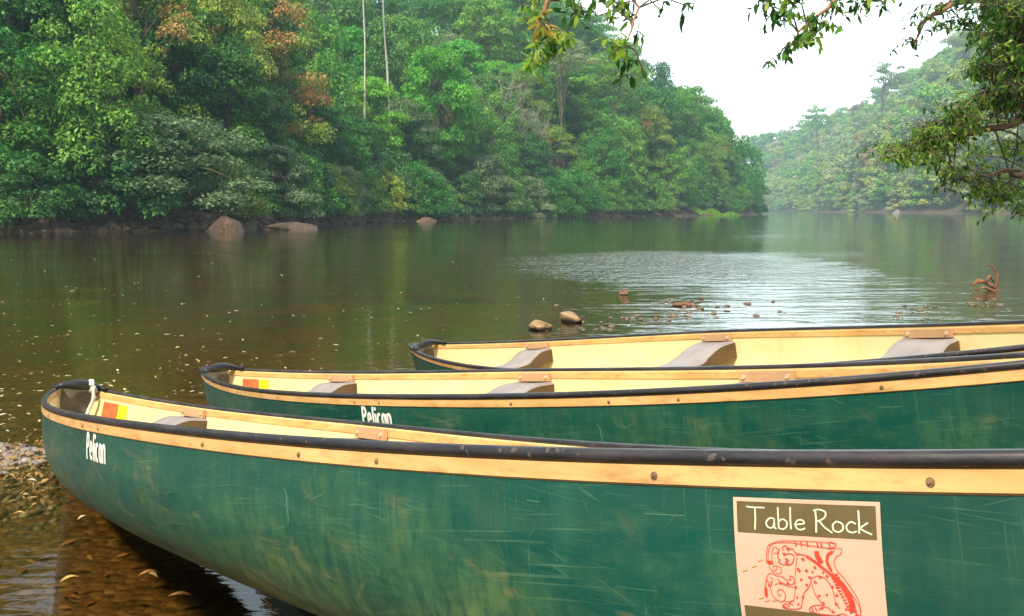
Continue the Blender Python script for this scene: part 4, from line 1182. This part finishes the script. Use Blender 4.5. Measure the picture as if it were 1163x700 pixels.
def overhang_tree(name, base, limbs, clusters, label, trunk_pts, trunk_r):
    rng = np.random.default_rng(31)
    root = empty(name, base); base = Vector(base)
    tb = MB(); tb.tube([Vector(p) - base for p in trunk_pts], trunk_r, 12); tb.build('trunk', M['bark'], root, True)
    lb_ = MB(); nodes = []
    for (pts, r0, r1) in limbs:
        pts = [Vector(p) for p in pts]
        P_ = [pts[0]] + pts + [pts[-1]]; sm_ = []
        for i in range(1, len(P_) - 2):
            for k in range(6):
                t = k / 6; a, b, c, d = P_[i - 1:i + 3]
                sm_.append(.5 * ((2 * b) + (c - a) * t + (2 * a - 5 * b + 4 * c - d) * t * t + (3 * b - a - 3 * c + d) * t ** 3))
        sm_.append(pts[-1]); n = len(sm_)
        sm_ = [p + Vector(rng.normal(0, .012, 3)) for p in sm_]
        lb_.tube([p - base for p in sm_], [r0 + (r1 - r0) * i / n for i in range(n)], 7)
        nodes += sm_
    lb_.build('limbs', M['redbark'], root, True)
    tw = MB(); LC = []; LD = []; LU = []; LM_ = []
    for (c, rad, ntw, mi, lsz) in clusters:
        c = Vector(c)
        st = min(nodes, key=lambda p: (p - c).length)
        if (st - c).length > .12:
            mid_ = st.lerp(c, .5) + Vector((0, 0, .06)); tw.tube([st - base, mid_ - base, c - base], [.008, .006, .004], 5)
        for k in range(ntw):
            e = c + Vector((rng.normal() * rad[0], rng.normal() * rad[1], rng.normal() * rad[2]))
            s_ = c.lerp(e, .0) + Vector(rng.normal(0, .04, 3))
            m_ = s_.lerp(e, .55) + Vector((0, 0, .15 * (e - s_).length))
            tw.tube([s_ - base, m_ - base, e - base], [.0035, .0028, .0015], 4)
            nl = max(5, int(8 * (e - s_).length / .25)); nl = min(nl, 16)
            for j in range(nl):
                t = (j + .6) / nl; p = s_.lerp(m_, t * 2) if t < .5 else m_.lerp(e, t * 2 - 1)
                d = (e - s_).normalized() * .5 + Vector(rng.normal(0, .55, 3)) + Vector((0, 0, -.55))
                LC.append(p - base); LD.append(d); LU.append(Vector(rng.normal(0, .5, 3)) + Vector((0, 0, 1))); LM_.append((mi if rng.random() < .8 else (1, 0, 1)[mi], lsz))
    tw.build('twigs', M['bark'], root)
    szs = np.array([l[1] for l in LM_])[:, None]
    V_, Qd, T = lance_leaves(np.array([tuple(v) for v in LC]), np.array([tuple(v) for v in LD]), np.array([tuple(v) for v in LU]), szs, rng)
    mi = np.array([l[0] for l in LM_]); midx = np.concatenate([mi, mi, mi])
    mesh_np('crown', V_, quads=Qd, tris=T, mats=[LM['nearg'], LM['neary'], LM['nearo']], parent=root, midx=np.concatenate([mi, np.tile(mi, 2)]))
    tag(root, label, 'tree'); print('near leaves', len(LC))
    return root
LM['nearg'] = leaf_material('near_green_leaves', [(.012, .055, .012), (.04, .12, .02), (.11, .24, .03)], .4, 0., .35)
LM['neary'] = leaf_material('near_olive_leaves', [(.09, .20, .015), (.24, .40, .03), (.48, .58, .07)], .6, 0., .35)
LM['nearo'] = leaf_material('near_orange_leaves', [(.30, .22, .03), (.46, .32, .05), (.56, .42, .08)], .4, 0., .35)

A = at
rr = random.Random(3)
cl = []
def clu(px, py, d, wpx, hpx, n, mi, sz=.085):
    if d > 6.7: n = int(n * 1.5); sz = .062
    cl.append((tuple(A(px, py, d)), (wpx / F * d * .5, .18, hpx / F * d * .5), n, mi, sz))
# left yellow spray, high over the river
for a_ in ((600, 8, 5.6, 18, 20, 6, 1), (618, 30, 5.6, 22, 26, 9, 2), (628, 52, 5.6, 20, 26, 9, 1), (605, 60, 5.6, 18, 18, 7, 1), (655, 12, 5.7, 22, 18, 7, 0), (640, 40, 5.6, 16, 22, 5, 1),
           (680, 18, 5.8, 20, 16, 5, 0), (715, 12, 5.8, 16, 20, 5, 0), (700, 3, 5.8, 26, 12, 5, 1), (697, 58, 5.7, 20, 16, 8, 1), (718, 66, 5.7, 14, 18, 3, 0), (728, 44, 5.8, 8, 22, 2, 0), (732, 84, 5.8, 20, 8, 2, 0), (750, 12, 5.9, 10, 10, 2, 0), (783, 8, 5.9, 10, 8, 1, 0)): clu(*a_)
# middle spray
for a_ in ((868, 5, 6.4, 18, 12, 5, 0), (893, 12, 6.4, 22, 20, 7, 0), (905, 2, 6.4, 20, 12, 6, 1), (925, 20, 6.5, 22, 16, 7, 0), (945, 8, 6.5, 26, 14, 7, 0), (975, 4, 6.6, 24, 10, 6, 0), (1005, 5, 6.6, 14, 10, 3, 0), (925, 40, 6.5, 22, 14, 6, 1), (902, 48, 6.5, 16, 14, 6, 1), (890, 62, 6.5, 16, 12, 4, 0), (872, 71, 6.5, 8, 8, 2, 0), (940, 28, 6.5, 16, 12, 5, 1), (885, 30, 6.5, 12, 12, 3, 0)): clu(*a_)
# right: dark mass on top, twigs reaching left
for a_ in ((1050, 18, 7.5, 22, 12, 7, 0), (1042, 48, 7.6, 18, 12, 6, 0), (1075, 8, 7.5, 26, 14, 9, 0), (1095, 26, 7.5, 20, 14, 9, 0), (1060, 32, 7.6, 16, 8, 4, 0)): clu(*a_)
for k in range(95):
    px = rr.uniform(1112, 1230); py = rr.uniform(-25, 95 - max(0, 1125 - px) * .6); clu(px, py, rr.uniform(6.8, 8.6), 24, 22, 9, 0 if rr.random() < .72 else 1)
for k in range(34): clu(rr.uniform(1126, 1215), rr.uniform(60, 118), rr.uniform(6.8, 8.2), 20, 22, 9, 0)
# lower olive spray that slopes down to the left
for k in range(44):
    t = rr.random() ** .8; px = 1008 + 175 * t; py = 176 - 74 * min(1, t * 1.25) + rr.uniform(-10, 26) * (.35 + t); clu(px, py, rr.uniform(7.2, 8.8), 26, 16, 8, (1, 1, 0, 1, 1, 0, 2)[rr.randrange(7)] if t > .35 else (1, 0, 1)[rr.randrange(3)], .08)
for k in range(32):
    t = rr.random(); px = 1052 + 150 * t; py = 165 + rr.uniform(0, 1) * (30 + 52 * min(1, t * 1.5)) ; clu(px, py, rr.uniform(7.8, 10.5), 26, 22, 7, (1, 0, 1)[rr.randrange(3)], .08)
for k in range(14): clu(rr.uniform(1100, 1190), rr.uniform(205, 232), rr.uniform(8.5, 10.5), 22, 16, 7, (1, 0, 1)[rr.randrange(3)], .08)
tx, ty = 9.6, 10.2
trunk_pts = [(tx, ty, .2), (tx - .1, ty - .1, 1.5), (tx - .35, ty - .2, 3.), (tx - .5, ty - .5, 4.4), (tx - .8, ty - .8, 5.8), (tx - .9, ty - .9, 7.4)]
T1 = (tx - .35, ty - .2, 3.); T2 = (tx - .5, ty - .5, 4.4); T3 = (tx - .8, ty - .8, 5.8)
limbs = [([T3, A(1160, -120, 8), A(960, -110, 7), A(800, -60, 6.2), A(690, -30, 5.8), A(625, 0, 5.6), A(612, 40, 5.6)], .07, .006),
         ([A(720, -38, 5.9), A(722, 20, 5.8), A(706, 50, 5.7)], .012, .004), ([A(960, -110, 7), A(960, -20, 6.6), A(925, 22, 6.5), A(880, 66, 6.5)], .025, .004),
         ([T2, A(1180, 10, 8.2), A(1120, 0, 7.8), A(1060, 14, 7.6), A(1036, 50, 7.6)], .06, .005), ([T2, A(1195, 60, 7.8), A(1150, 60, 7.6), A(1128, 100, 7.5)], .05, .005),
         ([T1, A(1200, 128, 8.6), A(1150, 140, 8.2), A(1102, 152, 8.0), A(1060, 160, 7.9), A(1012, 184, 7.9)], .055, .005), ([T1, A(1200, 185, 9.3), A(1140, 195, 9.2), A(1090, 205, 9.2)], .045, .005)]
overhang_tree('overhanging_tree', (tx, ty, .2), limbs, cl, 'near tree reaching in from the right, its leafy branches hanging over the river', trunk_pts, [.34, .28, .25, .21, .16, .10])

# ------------------------------------------------------------------ fallen leaves
def litter(name, pts, sizes, mats_, lb, flat=.12):
    rng = np.random.default_rng(8); n = len(pts); C_ = np.array(pts)
    an = rng.uniform(0, 6.28, n); D = np.stack([np.cos(an), np.sin(an), rng.normal(0, flat, n)], 1); U = np.stack([rng.normal(0, flat * 1.5, n), rng.normal(0, flat * 1.5, n), np.ones(n)], 1)
    V_, Qd, T = lance_leaves(C_, D, U, np.array(sizes)[:, None], rng)
    o = mesh_np(name, V_, quads=Qd, tris=T, mats=[mats_]); tag(o, lb, 'leaves', kind='stuff'); return o
M['litter'] = leaf_material('fallen_leaves', [(.42, .27, .07), (.6, .46, .2), (.78, .70, .55)], .15, 0.)
M['litterbrown'] = leaf_material('sunken_brown_leaves', [(.12, .05, .018), (.22, .11, .035), (.38, .25, .08)], .1, 0.)
pts = []; sz = []
for k in range(560):
    px = random.uniform(-20, 760) if random.random() < .8 else random.uniform(0, 260)
    py = 285 + 215 * random.random() ** .8
    if px > 500 and py > 380: continue
    p = onwater(px, py); d = project(p)[2]; pts.append((p.x, p.y, .004)); sz.append(min(.09, random.uniform(.02, .055) * (1 + d * .03)))
litter('floating_leaves', pts, sz, M['litter'], 'small pale and yellow leaves floating on the river', .05)
pts = []; sz = []
for k in range(210):
    px = random.uniform(-30, 380); py = random.uniform(380, 720); p = onwater(px, py); pts.append((p.x, p.y, hz(p.x, p.y) + .012)); sz.append(random.uniform(.03, .08))
litter('sunken_leaves', pts, sz, M['litterbrown'], 'brown and yellow leaves on the shallow river bed round the front bow')
pts = []; sz = []
for k in range(420):
    px = random.uniform(-50, 54); py = random.gauss(530, 20)
    p = onwater(px, py); pts.append((p.x, p.y, max(.008, hz(p.x, p.y) + .012 + random.random() * .028))); sz.append(random.uniform(.02, .055))
litter('leaf_litter', pts, sz, M['litterbrown'], 'dry leaves heaped on the pebble patch left of the front canoe', .4)
def big_leaf(px, py, ang, ln, mt, lb):
    mb = MB(); nn = 9; vv = []; ff = []
    for i in range(nn):
        t = i / (nn - 1); w_ = ln * .16 * math.sin(PI * min(1, t * 1.02)) ** .8; z = .012 * math.sin(PI * t) + .10 * ln * (t - .5) ** 2; b_ = .03 * ln * math.sin(PI * t)
        vv += [(t * ln, b_ - w_, z + w_ * .35), (t * ln, b_, z), (t * ln, b_ + w_, z + w_ * .35)]
    for i in range(nn - 1):
        for k in range(2): ff.append((i * 3 + k, i * 3 + 3 + k, i * 3 + 4 + k, i * 3 + 1 + k))
    mb.add(vv, ff); o = mb.build('fallen_leaf', mt, None, True); o.scale = (.8, .8, .8)
    p = onwater(px, py); o.location = (p.x, p.y, .005); o.rotation_euler = (0, 0, ang); tag(o, lb, 'leaf'); return o
ML = simple('yellow_leaf', (.42, .24, .05), (.62, .42, .12), 60, .5); MO = simple('orange_leaf', (.34, .13, .03), (.48, .24, .07), 60, .5); MP = simple('pale_leaf', (.45, .35, .22), (.62, .52, .36), 60, .5)
big_leaf(157, 656, .5, .10, MO, 'orange leaf below the hull of the front canoe, upper one of the pair')
big_leaf(165, 654, -.5, .085, ML, 'yellow leaf crossing the orange one below the front hull')
big_leaf(68, 663, .75, .09, ML, 'yellow leaf on the bright sky reflection at the lower left')
big_leaf(88, 592, 1., .07, MP, 'pale curled leaf just left below the front bow')
big_leaf(190, 680, .1, .11, MO, 'reddish leaf in the shade at the bottom, right of the pair')
big_leaf(28, 548, .0, .08, MP, 'pale leaf lying at the foot of the pebble patch')
big_leaf(14, 586, .3, .07, ML, 'yellow leaf at the left edge below the pebble patch')

# ------------------------------------------------------------------ light, sky, air
SUN_EL, SUN_AZ = math.radians(52), math.radians(205)         # azimuth measured from +Y clockwise: behind the camera, to its left
sd_ = Vector((math.sin(SUN_AZ) * math.cos(SUN_EL), math.cos(SUN_AZ) * math.cos(SUN_EL), math.sin(SUN_EL)))
sl = bpy.data.lights.new('sun', 'SUN'); so = bpy.data.objects.new('sun', sl); COL.objects.link(so)
sl.energy = 5.0; sl.angle = math.radians(6); sl.color = (1., .89, .70)
so.rotation_euler = (-sd_).to_track_quat('-Z', 'Y').to_euler(); so.location = sd_ * 50
wd_ = bpy.data.worlds.new('World'); scene.world = wd_; wd_.use_nodes = True
nt = wd_.node_tree; nt.nodes.clear()
out = nt.nodes.new('ShaderNodeOutputWorld')
sky = nt.nodes.new('ShaderNodeTexSky'); sky.sky_type = 'NISHITA'; sky.sun_disc = False; sky.sun_elevation = SUN_EL; sky.sun_rotation = SUN_AZ
sky.air_density = 1.; sky.dust_density = 4.; sky.ozone_density = 1.
b1 = N(nt, 'ShaderNodeBackground', inp={'Strength': .07}); nt.links.new(sky.outputs[0], b1.inputs[0])
b2 = N(nt, 'ShaderNodeBackground', inp={'Color': (.86, .97, 1., 1)})       # veil of thin high cloud, brighter over the valley mouth
gdir = nt.nodes.new('ShaderNodeTexCoord').outputs['Generated']
dp = N(nt, 'ShaderNodeVectorMath', operation='DOT_PRODUCT'); nt.links.new(gdir, dp.inputs[0]); dp.inputs[1].default_value = Vector((.30, .90, .30)).normalized()
glow = mth(nt, 'POWER', mth(nt, 'MAXIMUM', dp.outputs['Value'], 0.), 5.)
nt.links.new(mth(nt, 'MULTIPLY_ADD', glow, 2.2, .42), b2.inputs['Strength'])
ad = nt.nodes.new('ShaderNodeAddShader'); nt.links.new(b1.outputs[0], ad.inputs[0]); nt.links.new(b2.outputs[0], ad.inputs[1])
nt.links.new(ad.outputs[0], out.inputs[0])

m, nt, out = mat('river_haze')
pv = N(nt, 'ShaderNodeVolumePrincipled', inp={'Color': (.60, .87, 1., 1), 'Density': .00044, 'Anisotropy': .1})
nt.links.new(pv.outputs[0], out.inputs['Volume'])
mb = MB(); mb.box((0, 597, 50), (3010, 1810, 106)); hz_o = mb.build('haze', m); tag(hz_o, 'thin pale haze over the river and hills', 'haze', kind='stuff')

scene.view_settings.view_transform = 'Standard'; scene.view_settings.look = 'None'; scene.view_settings.exposure = .38; scene.view_settings.gamma = 1
scene.cycles.max_bounces = 8; scene.cycles.diffuse_bounces = 3; scene.cycles.glossy_bounces = 3; scene.cycles.transmission_bounces = 3; scene.cycles.transparent_max_bounces = 8
scene.cycles.volume_bounces = 1; scene.cycles.use_denoising = True; scene.cycles.caustics_reflective = False; scene.cycles.caustics_refractive = False
for o in list(scene.objects):
    if '_free' in o: 
        for ch in [c for c in bpy.data.objects if c.parent == o]: bpy.data.objects.remove(ch)
        bpy.data.objects.remove(o)
